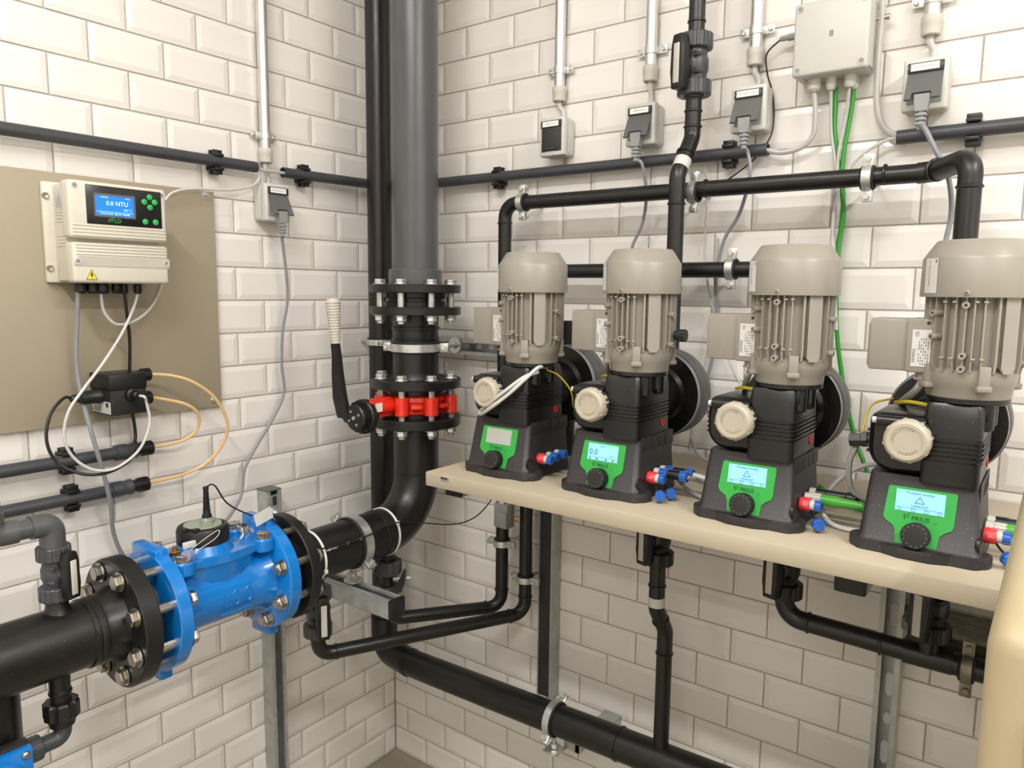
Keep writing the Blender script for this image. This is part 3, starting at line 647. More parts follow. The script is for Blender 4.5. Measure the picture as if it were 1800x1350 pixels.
for x_, lb, y0 in ((.587, 'shelf bracket arm with black end cap under the shelf end', -.39), (1.366, 'shelf bracket arm with black end cap under the third pump', -.42)):
    t = thing('shelf_bracket', lb, 'bracket', (x_, y0, 1.0), 'shelf brackets')
    strut(MB(), (x_, -.05, 1.0205), (x_, y0, 1.0205), -Z).build('arm', 'galv', t)
    MB().box((x_, y0-.004, 1.0205), (.043, .010, .043), .003).build('end_cap', 'black_clean', t)
    q = MB(); hexnut(q, (x_+.055, y0+.03, 1.042), -Z, .010, .010); q.cyl((x_+.055, y0+.03, 1.042), (x_+.055, y0+.03, 1.022), .0045, 8); q.build('screw', 'zinc', t)
t = thing('strut_channel', 'short horizontal galvanised channel on the back wall beside the first motor', 'channel', (.33, -.02, 1.258))
strut(MB(), (.10, -.0285, 1.2785), (.52, -.0285, 1.2785), -Y).build('channel', 'galv', t)
for k in range(10): MB().prism([(.010*math.cos(2*PI*i/16), .007*math.sin(2*PI*i/16)) for i in range(16)], (.13+k*.042, -.0112, 1.2785), X, Z, .0012).build('slot', 'plaster', t)
t = thing('strut_channel', 'stained horizontal galvanised channel behind the suction clamp beside the cabinet', 'channel', (1.5, -.12, .80))
strut(MB(), (1.40, -.1190, .842), (1.75, -.1190, .842), -Y).build('channel', 'rusty', t)
q = MB(); q.bb((1.39, -.0985, .832), (1.76, -.0085, .852)); q.build('bracket', 'rusty', t)

# ================================================================== SHELF AND CABINET
t = thing('wall_shelf', 'thick beige laminated shelf board carrying the four dosing pumps', 'shelf', (1.2, -.24, 1.042))
MB().bb((.592, -.486, 1.0415), (1.95, -.0085, 1.07), .0022, 2).build('board', 'shelf', t)
q = MB(); p = on(782, 842, y=-.4868); q.box(p, (.022, .0014, .008), .0005); tg = q.build('maker_tag', 'zinc', t)
MB().box(p+V((-.001, -.0008, .001)), (.017, .0004, .0035)).build('print', 'print', tg)
t = thing('cream_cabinet', 'cream cabinet with rounded edges standing beside the pump shelf', 'cabinet', (1.86, -.75, 0))
q = MB(); q.bb((1.5625, -1.05, .0), (2.15, -.52, 1.24), .018, 4); q.build('carcass', 'cabinet', t)
q = MB(); q.bb((1.585, -1.056, .06), (2.13, -1.045, 1.19), .004); q.build('door', 'cabinet', t)

# ================================================================== DOSING PUMPS (local: x right, y to the wall, z up; origin at base centre)
def arc(cx, cy, r, a0, a1, n): return [(cx+r*math.cos(a0+(a1-a0)*i/n), cy+r*math.sin(a0+(a1-a0)*i/n)) for i in range(n+1)]
def make_pump(label, screen):
    t = thing('dosing_pump', label, 'pump', (0, 0, 0), 'dosing pumps on the shelf')
    # --- base
    def sec(xh, y0, y1, z, rc):
        pts = arc(xh-rc, y0+rc, rc, -PI/2, 0, 4)+arc(xh-rc, y1-rc, rc, 0, PI/2, 4)+arc(-xh+rc, y1-rc, rc, PI/2, PI, 4)+arc(-xh+rc, y0+rc, rc, PI, 1.5*PI, 4)
        return [V((p[0], p[1], z)) for p in pts]
    b = MB(); b.loft([sec(.077, -.046, .112, 0, .012), sec(.0755, -.044, .112, .016, .012), sec(.0735, -.040, .112, .02, .012), sec(.0665, -.0225, .110, .104, .010), sec(.0655, -.0215, .109, .108, .009)])
    base = b.build('base', 'base_black', t)
    q = MB(); fl = arc(.062, -.018, .026, -PI/2-.5, PI/2, 10)+arc(-.062, -.018, .026, PI/2, 1.5*PI+.5, 10)
    fl = [(p[0], p[1]) for p in fl]; fl[0:0] = [(-.02, -.056), (.02, -.056)]
    q.prism(fl, (0, 0, 0), X, Y, .015, .002); q.build('foot_flange', 'base_black', t)
    q = MB()
    for sx in (-1, 1): q.cyl((sx*.076, -.012, .0146), (sx*.076, -.012, .0156), .006, 14)
    q.build('screw_hole', 'print', t)
    q = MB()                                                # side ribs on the upper right edge and cover line
    for yy in (.03, .055, .08): q.box((.0675, yy, .094), (.004, .003, .020), .0008)
    q.bb((.0665, -.018, .082), (.0685, .108, .1075), .001); q.build('side_rail', 'base_black', t)
    # --- front panel on the sloped face
    n0 = V((0, -.040, .02)); up = V((0, .0175, .084)).normalized(); nx = X.cross(up); org = V((0, -.0404, .02))
    def fp(x, z, d=.0006): return org+X*x+up*((z-.02)/up.z)+nx*d
    k = 1/up.z
    poly = [(-.0375, .093), (.0415, .093), (.0435, .091), (.0425, .050), (.040, .044), (.033, .040), (.027, .034), (.0245, .0125), (-.0245, .0125), (-.027, .034), (-.030, .040), (-.040, .046), (-.043, .051), (-.0395, .091)]
    pl = [(x, (z-.02)*k) for x, z in poly]
    pan = MB().prism(pl, org-nx*.0005, X, up, .0018).build('control_panel', 'green_panel', t)
    sx0, sx1, sz0, sz1 = -.0295, .0300, .061, .0895
    smat = {'off': 'lcd_off', 'value': 'lcd', 'warn': 'lcd'}[screen]
    scp = [(sx0, (sz0-.02)*k), (sx1, (sz0-.02)*k), (sx1, (sz1-.02)*k), (sx0, (sz1-.02)*k)]
    so = MB().prism(scp, org+nx*.0012, X, up, .0008).build('display', smat, t)
    T = lambda s_, x, z, sz: q.text(s_, fp(x, z, .0023), X, up, sz)
    if screen != 'off':
        q = MB()
        if screen == 'value':
            T('0.0', -.018, .0745, .0145); T('0.0 l/h', .018, .0705, .0035); T('Dosieren', 0, .086, .0032); q.box(fp(0, .067, .0023), (.055, .0001, .0004))
            for x_ in (-.024, -.010, .008, .022): q.box(fp(x_, .0635, .0023), (.004, .0001, .0025))
        else:
            T('Prozent modus', 0, .0862, .0055); T('Ueberlauf', 0, .0695, .0050)
            for a, b_ in (((-.0055, .0735), (.0055, .0735)), ((-.0055, .0735), (0, .0822)), ((.0055, .0735), (0, .0822))): q.tube([fp(a[0], a[1], .0022), fp(b_[0], b_[1], .0022)], .00045, 4)
            T('!', 0, .0765, .005); q.tube([fp(-.0285, .0662, .0022), fp(.029, .0662, .0022)], .0002, 4)
            for x_ in (-.024, -.007, .009, .0245):
                for a, b_ in (((-.0022, .0618), (.0022, .0618)), ((.0022, .0618), (.0022, .0652)), ((.0022, .0652), (-.0022, .0652)), ((-.0022, .0652), (-.0022, .0618))): q.tube([fp(x_+a[0], a[1], .0022), fp(x_+b_[0], b_[1], .0022)], .00025, 4)
        q.build('display_print', 'lcd_ink', so)
    q = MB(); T('PRIUS', .003, .0530, .0088); T('mf', .0205, .0502, .0035)
    for i in range(4): q.tube([fp(-.0165+.0008*i, .0515+.0018*i, .0014), fp(-.0105, .0535+.0018*i, .0014)], .0003, 4)
    q.tube([fp(-.0185, .0535, .0014), fp(-.0165, .0575, .0014)], .0004, 4); q.tube([fp(-.0165, .0575, .0014), fp(-.0165, .0495, .0014)], .0004, 4)
    q.build('lettering', 'ink_green', pan)
    dc = fp(0, .031, .001); d = MB(); d.gear(dc, nx, .0178, .016, 34, .0007); d.lathe(dc+nx*.016, nx, [(.0172, 0), (.0165, .0012), (.0145, .0016), (0, .0012)], 34)
    dial = d.build('dial', 'rubber', t)
    q = MB(); x_, y_, z_ = frame(nx)
    for i in range(14): q.lathe(dc+nx*.0174+x_*(.0142*math.cos(2*PI*i/14))+y_*(.0142*math.sin(2*PI*i/14)), nx, [(.0006, 0), (.0004, .0004), (0, .0005)], 6)
    q.build('dial_dots', 'sticker', dial)
    # --- gear housing
    g = MB()
    g.loft([[V((p[0]+.031, p[1]+.032, z)) for p in arc(.0265*kx, -.060*ky, .008, -PI/2, 0, 3)+arc(.0265*kx, .060*ky, .008, 0, PI/2, 3)+arc(-.0265*kx, .060*ky, .008, PI/2, PI, 3)+arc(-.0265*kx, -.060*ky, .008, PI, 1.5*PI, 3)] for z, kx, ky in ((.104, 1.02, .92), (.135, 1.02, .92), (.1352, .95, .9), (.165, .95, .9), (.1652, 1.02, .92), (.190, 1.0, .90), (.208, .97, .84), (.213, .92, .8))])
    g.build('gear_housing', 'pump_black', t)
    q = MB()
    for i in range(5): 
        zz = .1385+i*.0062
        q.loft([[V((p[0]+.0325, p[1]+.030, z)) for p in arc(.027, -.055, .008, -PI/2, 0, 3)+arc(.027, .055, .008, 0, PI/2, 3)+arc(-.022, .055, .008, PI/2, PI, 3)+arc(-.022, -.055, .008, PI, 1.5*PI, 3)] for z in (zz, zz+.0034)])
    q.build('cooling_fin', 'pump_black', t)
    # knob side lobe
    g = MB(); lob = []
    for yy, s_ in ((-.026, .82), (-.019, .95), (-.010, 1), (.075, 1), (.085, .93)):
        lob.append([V((-.024+p[0]*s_, yy, .151+p[1]*s_)) for p in arc(.028, -.012, .028, -PI/2, 0, 5)+arc(.028, .030, .012, 0, PI/2, 4)+arc(-.034, .028, .014, PI/2, PI, 4)+arc(-.016, -.010, .032, PI, 1.5*PI, 5)])
    g.loft(lob); g.cyl((-.060, -.030, .183), (.0, -.030, .183), .0075, 12); g.build('stroke_housing', 'pump_black', t)
    q = MB()
    for i in range(5): q.box((-.0705, .03, .135+i*.0075), (.009, .085, .0036), .001)
    q.build('side_fin', 'pump_black', t)
    MB().cyl((-.066, -.030, .183), (-.056, -.030, .183), .0045, 10).build('vent_pin', 'sticker', t)
    # neck below the motor
    MXO, MYO = .040, .020
    q = MB(); q.lathe((MXO, MYO, .190), Z, [(.034, 0), (.034, .022), (.042, .026), (0, .026)], 24); q.box((MXO, MYO-.012, .203), (.058, .05, .026), .004)
    for a in (PI*.25, PI*.75, PI*1.25, PI*1.75): q.cyl((MXO+.036*math.cos(a), MYO+.036*math.sin(a), .178), (MXO+.036*math.cos(a), MYO+.036*math.sin(a), .216), .010, 14, ch=.003)
    q.lathe((MXO, MYO, .213), Z, [(0, 0), (.0485, 0), (.050, .0015), (.050, .0075), (0, .0075)], 36); q.build('motor_mount', 'pump_black', t)
    q = MB()
    for a in (PI*1.25, PI*1.75): hexnut(q, (MXO+.040*math.cos(a), MYO+.040*math.sin(a), .213), -Z, .006, .004)
    q.build('mount_bolt', 'steel', t)
    # --- motor
    m = MB(); m.lathe((MXO, MYO, .2205), Z, [(0, 0), (.0495, 0), (.0505, .002), (.0515, .014), (.0545, .018), (.0555, .030), (.0555, .036), (.0505, .040), (.0505, .136), (0, .136)], 40)
    for a in (-1.19, PI*.15, PI*.65, PI*1.2):
        c = V((MXO+.054*math.cos(a), MYO+.054*math.sin(a), .232)); m.box(c+Z*.016, (.014, .014, .034), .002, Matrix.Rotation(a, 3, 'Z')); m.box(c+Z*.004, (.018, .018, .008), .002, Matrix.Rotation(a, 3, 'Z'))
    mot = m.build('motor_body', 'motor', t)
    for a in [-2.75, -2.52, -2.30, -2.06, -1.83, -1.64, -1.48, -1.29, -1.01, -.33, -.12, 0, .13, .3, .5, .7, .9, 1.1, 1.35, 1.6, 1.85, 2.1, 2.35, 2.6]:
        dv = V((math.cos(a), math.sin(a), 0)); tv = V((-math.sin(a), math.cos(a), 0)); c = V((MXO, MYO, 0)); wd = .0032 if a in (-1.01, -.33) else .0021
        MB().prism([(.048, .250), (.0575, .256), (.0605, .268), (.0605, .355), (.048, .355)], c+tv*wd/2, dv, Z, wd).build('cooling_fin', 'motor_edge', t)
    a = -.733; dv = V((math.cos(a), math.sin(a), 0)); tv = V((-math.sin(a), math.cos(a), 0)); c = V((MXO, MYO, 0))
    MB().prism([(-.006, .256), (.006, .256), (.0105, .263), (.0105, .355), (-.0105, .355), (-.0105, .263)], c+dv*.0575, tv, Z, .0032).build('fin_panel', 'motor_edge', t)
    for sg in (-1, 1): MB().prism([(.046, .262), (.0595, .264), (.0595, .355), (.046, .355)], c+tv*(sg*.0095+.001), dv, Z, .002).build('cooling_fin', 'motor_edge', t)
    for a, z in ((-1.64, .343), (-1.64, .278), (-1.64, .261), (-2.30, .332), (-2.30, .301), (-.10, .318), (-.10, .268)):
        dv = V((math.cos(a), math.sin(a), 0)); p = V((MXO, MYO, z))+dv*.052; q = MB(); q.lathe(p, dv, [(.0045, 0), (.0045, .0135), (.002, .0135), (.002, .010), (0, .010)], 12); bs = q.build('screw_boss', 'motor_edge', t)
        MB().cyl(p+dv*.0105, p+dv*.0128, .0021, 8).build('bore', 'print', bs)
    for a, z in [(a, z) for z in (.347, .274) for a in (-2.06, -1.86, -1.45, -1.29)]:
        dv = V((math.cos(a), math.sin(a), 0)); p = V((MXO, MYO, z))+dv*.060; MB().box(p, (.006, .0055, .003), .001, Matrix.Rotation(a, 3, 'Z')).build('fin_lug', 'motor_edge', t)
    q = MB(); q.lathe((MXO, MYO, .353), Z, [(.0625, 0), (.0662, 0), (.0665, .002), (.0658, .050), (.0640, .053), (.0515, .0725), (.0495, .0745), (.030, .0752), (0, .0752)], 48)
    q.lathe((MXO, MYO, .353), Z, [(.0625, 0), (.0625, .04), (0, .04)], 32)
    cw = q.build('fan_cowl', 'motor', t)
    a = -1.64; dv = V((math.cos(a), math.sin(a), 0)); p = V((MXO, MYO, .3585))+dv*.0655
    q = MB(); q.lathe(p, dv, [(.0035, 0), (.0035, .0015), (.0025, .0028), (0, .0028)], 12); so_ = q.build('cowl_screw', 'motor_edge', cw)
    q = MB(); sd = V((-math.sin(a), math.cos(a), 0)); q.box(p+dv*.0029, (.0003, .0036, .0009), 0, Matrix.Rotation(a, 3, 'Z')); q.box(p+dv*.0029, (.0003, .0009, .0036), 0, Matrix.Rotation(a, 3, 'Z')); q.build('cross_slot', 'print', cw)
    # stickers on the cowl
    a0, a1 = -2.60, -2.38
    def shell(a0, a1, z0, z1, r, n=4):
        vs = []; 
        for i in range(n+1):
            a = a0+(a1-a0)*i/n; vs += [(MXO+r*math.cos(a), MYO+r*math.sin(a), z0), (MXO+r*math.cos(a), MYO+r*math.sin(a), z1)]
        return vs, [[2*i, 2*i+2, 2*i+3, 2*i+1] for i in range(n)]
    q = MB(); q.add(*shell(-2.58, -2.22, .358, .4035, .0669)); stk = q.build('sticker', 'sticker', cw)
    a = -2.44; dv = V((math.cos(a), math.sin(a), 0)); tv = V((-math.sin(a), math.cos(a), 0))
    q = MB(); q.text('LE1 1DB2143-4GS-2AFB Z', V((MXO, MYO, .384))+dv*.0670, -Z, tv, .0030); q.box(V((MXO, MYO, .3995))+V((math.cos(-2.27), math.sin(-2.27), 0))*.0671, (.0003, .0012, .004), 0, Matrix.Rotation(-2.27, 3, 'Z')); q.build('print', 'print', stk)
    # terminal box on the left
    q = MB(); q.bb((-.081, -.012, .2515), (-.030, .052, .323), .003); q.bb((-.034, -.016, .2505), (.006, .054, .324), .003); q.bb((-.0835, -.008, .256), (-.0785, .048, .316), .002); q.cyl((-.012, .00, .25), (-.012, .00, .242), .010, 12); q.cyl((-.012, .0, .2435), (-.012, .0, .2405), .013, 6)
    tb = q.build('terminal_box', 'motor', t)
    q = MB(); q.cyl((-.008, -.0158, .318), (-.008, -.0164, .318), .0024, 12); q.build('screw_hole', 'print', tb)
    q = MB(); q.bb((-.0265, -.0168, .259), (-.0035, -.0160, .309)); pn = q.build('type_plate', 'sticker', tb)
    q = MB(); q.text('SIEMENS', V((-.0235, -.0170, .2735)), Z, -X, .0052); q.text('CE', V((-.0205, -.0170, .303)), Z, -X, .0058)
    for i in range(5):
        for j_ in range(9): 
            if (i*7+j_*3) % 4: q.box((-.0175+i*.0027, -.0170, .2625+j_*.0042), (.0008, .0001, .0026))
    q.build('print', 'print', pn)
    # --- stroke knob
    KC = V((-.019, -.0555, .1605)); q = MB()
    q.lathe(KC, Y, [(0, .0016), (.0195, .0016), (.0200, .0008), (.0245, .0006), (.0275, .0030), (.0295, .0085), (.0290, .024), (.0270, .036), (0, .036)], 40)
    kb = q.build('stroke_knob', 'knob', t)
    q = MB()
    for i in range(8):
        a = 2*PI*i/8+.2; dv = V((math.cos(a), 0, math.sin(a))); rot = Matrix((V((-math.sin(a), 0, math.cos(a))), Y, dv)).transposed(); q.box(KC+Y*.018+dv*.0285, (.0045, .026, .003), .001, rot)
    q.build('grip_rib', 'knob', kb)
    q = MB()
    for a in (.15, .95): dv = V((math.cos(a), 0, math.sin(a))); rot = Matrix((V((-math.sin(a), 0, math.cos(a))), Y, dv)).transposed(); q.box(KC+Y*.024+dv*.0285, (.016, .017, .0022), .0005, rot)
    q.build('scale_label', 'print', kb)
    q = MB()
    for word, a0, stp in (('ADJUSTMENT', 1.15, .235), ('STROKE', -2.02, .26)):
        for i, ch in enumerate(word):
            a = a0+stp*i if word == 'ADJUSTMENT' else a0+stp*i
            dv = V((math.cos(a), 0, math.sin(a))); tv = V((-math.sin(a), 0, math.cos(a)))
            if word == 'ADJUSTMENT': q.text(ch, KC+dv*.0170+Y*.0013, tv, -dv, .0050)
            else: q.text(ch, KC+dv*.0170+Y*.0013, tv, -dv, .0050)
    q.build('lettering', 'emboss_shade', kb)
    MB().cyl((-.019, -.022, .1605), (-.019, -.005, .1605), .022, 24).build('knob_collar', 'pump_black', t)
    # --- diaphragm head
    DC = V((-.001, 0, .158)); q = MB(); q.lathe(DC+Y*.090, Y, [(0, 0), (.050, 0), (.050, .085), (.062, .098), (0, .098)], 36); q.lathe(DC+Y*.182, Y, [(0, 0), (.0835, 0), (.0835, .004), (0, .004)], 56); q.build('lantern', 'pump_black', t)
    MB().lathe(DC+Y*.183, Y, [(.079, -.0005), (.0842, -.0005), (.0848, .010), (.0842, .012), (.079, .012)], 56).build('clamp_ring', 'disc_ring', t)
    q = MB(); q.lathe(DC+Y*.194, Y, [(0, 0), (.0862, 0), (.0870, .002), (.0870, .024), (.0850, .0248), (.0850, .0262), (.0870, .027), (.0870, .044), (.0855, .047), (0, .047)], 56); q.build('head_disc', 'disc_grey', t)
    q = MB(); q.cyl(DC+Y*.21+Z*.08, DC+Y*.21+Z*.135, .020, 18); q.build('head_port', 'black_clean', t); MB().cyl(DC+Y*.21-Z*.08, DC+Y*.21-Z*.157, .020, 18).build('head_port', 'black_clean', t)
    # indicator on the right side and sockets
    MB().ring((.0645, .066, .1245), X, .0065, .0035, .003, 20).build('oil_window', 'red_cap', t)
    q = MB(); q.lathe((.074, .000, .038), X, [(0, 0), (.0095, 0), (.0105, .002), (.0105, .013), (.0095, .015), (0, .015)], 22); q.build('inlet_collar', 'red_cap', t)
    q = MB(); q.text('AU', V((.0835, -.0108, .040)), X, Z, .006); q.build('inlet_lettering', 'sticker', t)
    MB().lathe((.069, -.026, .030), X, [(0, 0), (.011, 0), (.011, .004), (.008, .004), (.008, .002), (0, .002)], 18).build('blank_plug', 'black_clean', t)
    return t
plabel = ['dosing pump with dark blank display at the shelf end beside the red valve', 'dosing pump whose display reads zero between the blank pump and a warning pump', 'dosing pump with warning display standing above the pipe elbow valve', 'dosing pump with warning display standing beside the cream cabinet']
pump_off = make_pump(plabel[0], 'off'); pump_val = make_pump(plabel[1], 'value'); pump_w = make_pump(plabel[2], 'warn')
q = MB(); q.cyl((.104, .02, .284), (.122, .02, .284), .008, 14, ch=.001); q.gear((.112, .02, .284), X, .0105, .012, 8, .001); q.build('side_gland', 'black_clean', pump_val)
pump_w2 = copy_tree(pump_w); pump_w2['label'] = plabel[3]
PY = -.385
for o, x_ in zip((pump_off, pump_val, pump_w, pump_w2), PBX): o.location = (x_, PY, 1.07)
def pl(i, x, y, z): return V((PBX[i]+x, PY+y, 1.07+z))
# connectors
def conn(i, y, label, cap='blue_cap', base_m='cap_grey', z=.038, ln=.016, m2=None):
    t = thing('pump_connector', label, 'connector', pl(i, .075, y, z), 'round connectors on the pump sides')
    p = pl(i, .074, y, z)
    q = MB(); q.cyl(p, p+X*.010, .0078, 14); q.build('socket_ring', base_m, t)
    q = MB(); q.gear(p+X*.009, X, .0088, ln, 10, .0009, 0, .001); q.build('cap', cap, t)
    return t
def hang_cap(i, y, label, dx=.03):
    t = thing('hanging_cap', label, 'cap', pl(i, .09, y, .004), 'loose blue caps hanging by the pumps')
    c = pl(i, .09+dx*.4, y-.012, .0135); q = MB(); q.gear(c, V((.5, -.85, 0)), .0095, .011, 6, .001, 0, .001); q.build('cap', 'blue_cap', t)
    q = MB(); q.tube(spline([pl(i, .086, y, .032), pl(i, .088+dx*.2, y-.010, .024), c+V((.003, -.008, .003))]), .0016, 6); q.build('strap', 'black_clean', t)
for i in range(4):
    nm = ('blank-display pump', 'zero-display pump', 'warning pump above the elbow valve', 'warning pump beside the cabinet')[i]
    t = conn(i, .000, 'blue screw cap in the red socket of the '+nm, ln=.010)
    for c in t.children: c.location = (.012, 0, 0)
    if i == 0:
        conn(0, .030, 'blue cap on the middle grey socket of the '+nm); conn(0, .058, 'blue cap on the rear grey socket of the '+nm)
    if i == 1:
        for yy, lb in ((.026, 'front'), (.050, 'rear')):
            conn(1, yy, lb+' blue coupling ring on the side of the '+nm, z=.042)
            p = pl(1, .099, yy, .042); t = thing('cable_plug', lb+' black plug with blue nut on the zero-display pump', 'plug', p)
            MB().cyl(p, p+X*.024, .0078, 14).build('shell', 'black_clean', t); q = MB(); q.gear(p+X*.022, X, .0098, .014, 10, .001, 0, .001); q.build('nut', 'blue_cap', t)
        hang_cap(1, .000, 'loose blue cap hanging below the zero-display pump sockets'); hang_cap(1, .026, 'second loose blue cap hanging behind the zero-display pump sockets', .05)
    if i >= 2:
        t = conn(i, .026, 'metal coupling ring with green plug on the '+nm, cap='cap_grey', z=.042)
        p = pl(i, .097, .026, .042); t = thing('green_plug', 'bright green moulded plug on the '+nm, 'plug', p)
        q = MB(); q.lathe(p, X, [(0, 0), (.0088, 0), (.0088, .024), (.0075, .030), (.0065, .05), (.0045, .06), (0, .06)], 14); q.build('moulding', 'green_wire', t)
        t = conn(i, .052, 'dark coupling ring behind the green plug of the '+nm, cap='black_clean', z=.044)
        p = pl(i, .097, .052, .044); q = MB(); q.lathe(p, X, [(0, 0), (.008, 0), (.008, .03), (.0095, .032), (.0095, .045), (.005, .05), (0, .05)], 14); q.build('black_plug', 'black_clean', label='black cable plug behind the green plug of the '+nm, cat='plug')
        hang_cap(i, .004, 'loose blue cap hanging below the green plug of the '+nm)

# ================================================================== SOCKETS, CONDUITS
def make_socket(label, closed, txt, plug=True):
    """local: back on y=0, front towards -y, centre of the box at the origin"""
    t = thing('wall_socket', label, 'socket', (0, 0, 0), 'surface mounted wall sockets')
    MB().bb((-.0345, -.044, -.045), (.0345, 0, .042), .009, 3).build('back_box', 'socket', t)
    MB().bb((-.0345, -.050, -.045), (.0345, -.030, .042), .004, 3).build('front_frame', 'socket', t)
    MB().bb((-.027, -.0515, -.034), (.027, -.0495, .016), .001).build('recess', 'lid_dark' if closed else 'plug', t)
    MB().bb((-.0275, -.054, .018), (.0275, -.049, .034), .001).build('label_strip', 'lid_dark', t)
    q = MB(); q.bb((-.0225, -.0546, .0205), (.0210, -.0538, .0320)); st = q.build('label_card', 'white', t)
    MB().text(txt, V((0, -.0548, .0262)), X, Z, .0052).build('lettering', 'print_grey', st)
    ang = 0 if closed else math.radians(27)
    o = V((0, -.0505, .0175)); dn = V((0, -math.sin(ang), -math.cos(ang)))
    w, h = .0272, .053
    poly = [(-w, 0), (w, 0), (w, h), (.014, h), (.0135, h-.011), (.011, h-.013), (-.014, h-.013), (-.0165, h-.011), (-.017, h), (-w, h)]
    lid = MB().prism(poly, o, X, dn, .004 if True else 0).build('lid', 'lid', t)
    if closed: MB().bb((-.016, -.057, -.032), (.016, -.051, -.027), .001).build('lid_lip', 'lid_dark', lid)
    if plug and not closed:
        q = MB(); q.cyl((0, -.045, -.016), (0, -.058, -.018), .0165, 18, .014); q.loft([[V((sx*a, -.064+yy, z)) for sx, yy in ((-1, -.007), (1, -.007), (1, .010), (-1, .010))] for a, z in ((.012, -.022), (.0115, -.034), (.0085, -.050))])
        for k in range(3): q.bb((-.0085+k*.0006, -.0715, -.058-k*.0075), (.0085-k*.0006, -.056, -.053-k*.0075), .001)
        q.cyl((0, -.064, -.045), (0, -.064, -.080), .0055, 10); q.build('plug', 'plug', t)
    return t
def conduit(label, x, z_end, wall, clampz, grp='aluminium conduits'):
    """wall 'B' (back) at x, or 'L' (left) at y=x"""
    f = (lambda a, d, z: V((a, -d, z))) if wall == 'B' else (lambda a, d, z: V((d, a, z)))
    t = thing('conduit', label, 'conduit', f(x, .024, z_end), grp)
    MB().lathe(f(x, .024, z_end+.028), Z, [(0, 0), (.0125, 0), (.0125, ZC-z_end-.028), (0, ZC-z_end-.028)], 24).build('tube', 'alu', t)
    MB().lathe(f(x, .024, z_end), Z, [(0, .004), (.0115, .004), (.0130, 0), (.0155, .002), (.0160, .018), (.0168, .020), (.0168, .031), (.0155, .034), (.0125, .034)], 24).build('end_bush', 'cap_grey', t)
    c = f(x, .024, clampz); sv = X if wall == 'B' else Y; ov = -Y if wall == 'B' else X
    q = MB(); q.ring(c-Z*.008, Z, .0145, .0126, .016, 24); 
    rot = Matrix((sv, ov, Z)).transposed()
    for sg in (-1, 1): q.box(c+sv*sg*.0235-ov*.006, (.021, .002, .016), .0006, rot)
    k = q.build('saddle', 'zinc', t)
    for sg in (-1, 1): q = MB(); q.lathe(c+sv*sg*.027-ov*.006, ov, [(.0045, 0), (.0045, .003), (.003, .0045), (0, .0045)], 10); q.cyl(c+sv*sg*.027-ov*.024, c+sv*sg*.027-ov*.006, .0025, 8); q.build('screw', 'zinc', k)
    return t
SOCK = [((983, 243), True, 'RESERVE XX', 'wall socket with its dark lid closed under the first conduit', (983, 178), (987, 122)),
        ((1137, 222), False, 'ABSPERR 10F', 'wall socket with grey plug under the second conduit', (1143, 143), (1145, 87)),
        ((1325, 195), False, 'DATENTRANSFER NF26', 'wall socket with grey plug beside the black ball valve pipe', (1327, 115), (1330, 52)),
        ((1631, 153), False, 'DATENTRANSFER NF27', 'wall socket with grey plug right of the junction box', (1636, 62), (1638, -3))]
socks = []
for (uv, closed, txt, lb, cu, cl) in SOCK:
    t = make_socket(lb, closed, txt); p = PB(uv[0], uv[1], .025); t.location = (p.x, -.0075, p.z); socks.append(p)
    e = PB(cu[0], cu[1], .03); z_cl = PB(cl[0], cl[1], .03).z
    cx = PB(cu[0], cu[1], .024).x
    conduit('aluminium conduit above the '+lb.replace('wall ', ''), cx, e.z, 'B', z_cl)
    q = MB(); q.tube(spline([(cx, -.024, e.z+.01), (cx, -.022, e.z-.01), (p.x+.004, -.016, p.z+.06), (p.x+.004, -.016, p.z+.035)]), .0058, 10); fc = q.build('feed_cable', 'white_wire', label='white feed cable between conduit and '+lb.replace('wall ', ''), cat='cable', group='white socket feed cables')
# left wall socket and conduit
t = make_socket('wall socket with grey plug on the left wall beside the panel', False, 'MESSGERAET 1F5'); pL = PL(474, 357, .025); t.location = (.0075, pL.y, pL.z); t.rotation_euler = (0, 0, PI/2)
eL = PL(467, 287, .024); conduit('aluminium conduit on the left wall above its socket', eL.y, eL.z, 'L', PL(465, 239, .026).z)
cable('feed_cable', 'white feed cable between the left wall conduit and its socket', [V((.024, eL.y, eL.z+.01)), V((.022, eL.y, eL.z-.01)), V((.016, pL.y+.004, pL.z+.06)), V((.016, pL.y+.004, pL.z+.035))], .0058, 'white_wire', 'white socket feed cables')
# dark stain screw under first socket
q = MB(); p = PB(992, 282, .012); q.tube(spline([p+Z*.012, p, p+V((-.004, 0, -.014))]), .0016, 6); q.build('wire_end', 'brass', label='short bare wire end below the closed wall socket', cat='wire')

# ================================================================== JUNCTION BOX
t = thing('junction_box', 'pale grey square junction box with cable glands on the back wall', 'box', (1.2, -.04, 1.82))
jx0, jx1 = 1.1365, 1.2660; jz0, jz1 = 1.8225, 1.9515
MB().bb((jx0, -.068, jz0), (jx1, -.0075, jz1), .008, 3).build('body', 'boxgrey', t)
MB().bb((jx0, -.076, jz0), (jx1, -.060, jz1), .005, 3).build('lid', 'boxgrey', t)
for dx, dz in ((.010, .011), (.010, -.011), (-.010, .011), (-.010, -.011)):
    p = V((jx0+dx if dx > 0 else jx1+dx, -.0762, jz0+dz if dz > 0 else jz1+dz)); q = MB(); q.ring(p, -Y, .0062, .0045, .0008, 20); q.build('screw_ring', 'cap_grey', t); q = MB(); q.cyl(p+Y*.0004, p-Y*.0004, .0036, 14); q.build('lid_screw', 'print_grey', t)
p = V(((jx0+jx1)/2+.002, -.0763, (jz0+jz1)/2+.003)); q = MB(); q.box(p, (.0065, .0008, .010)); q.build('badge', 'print_grey', t)
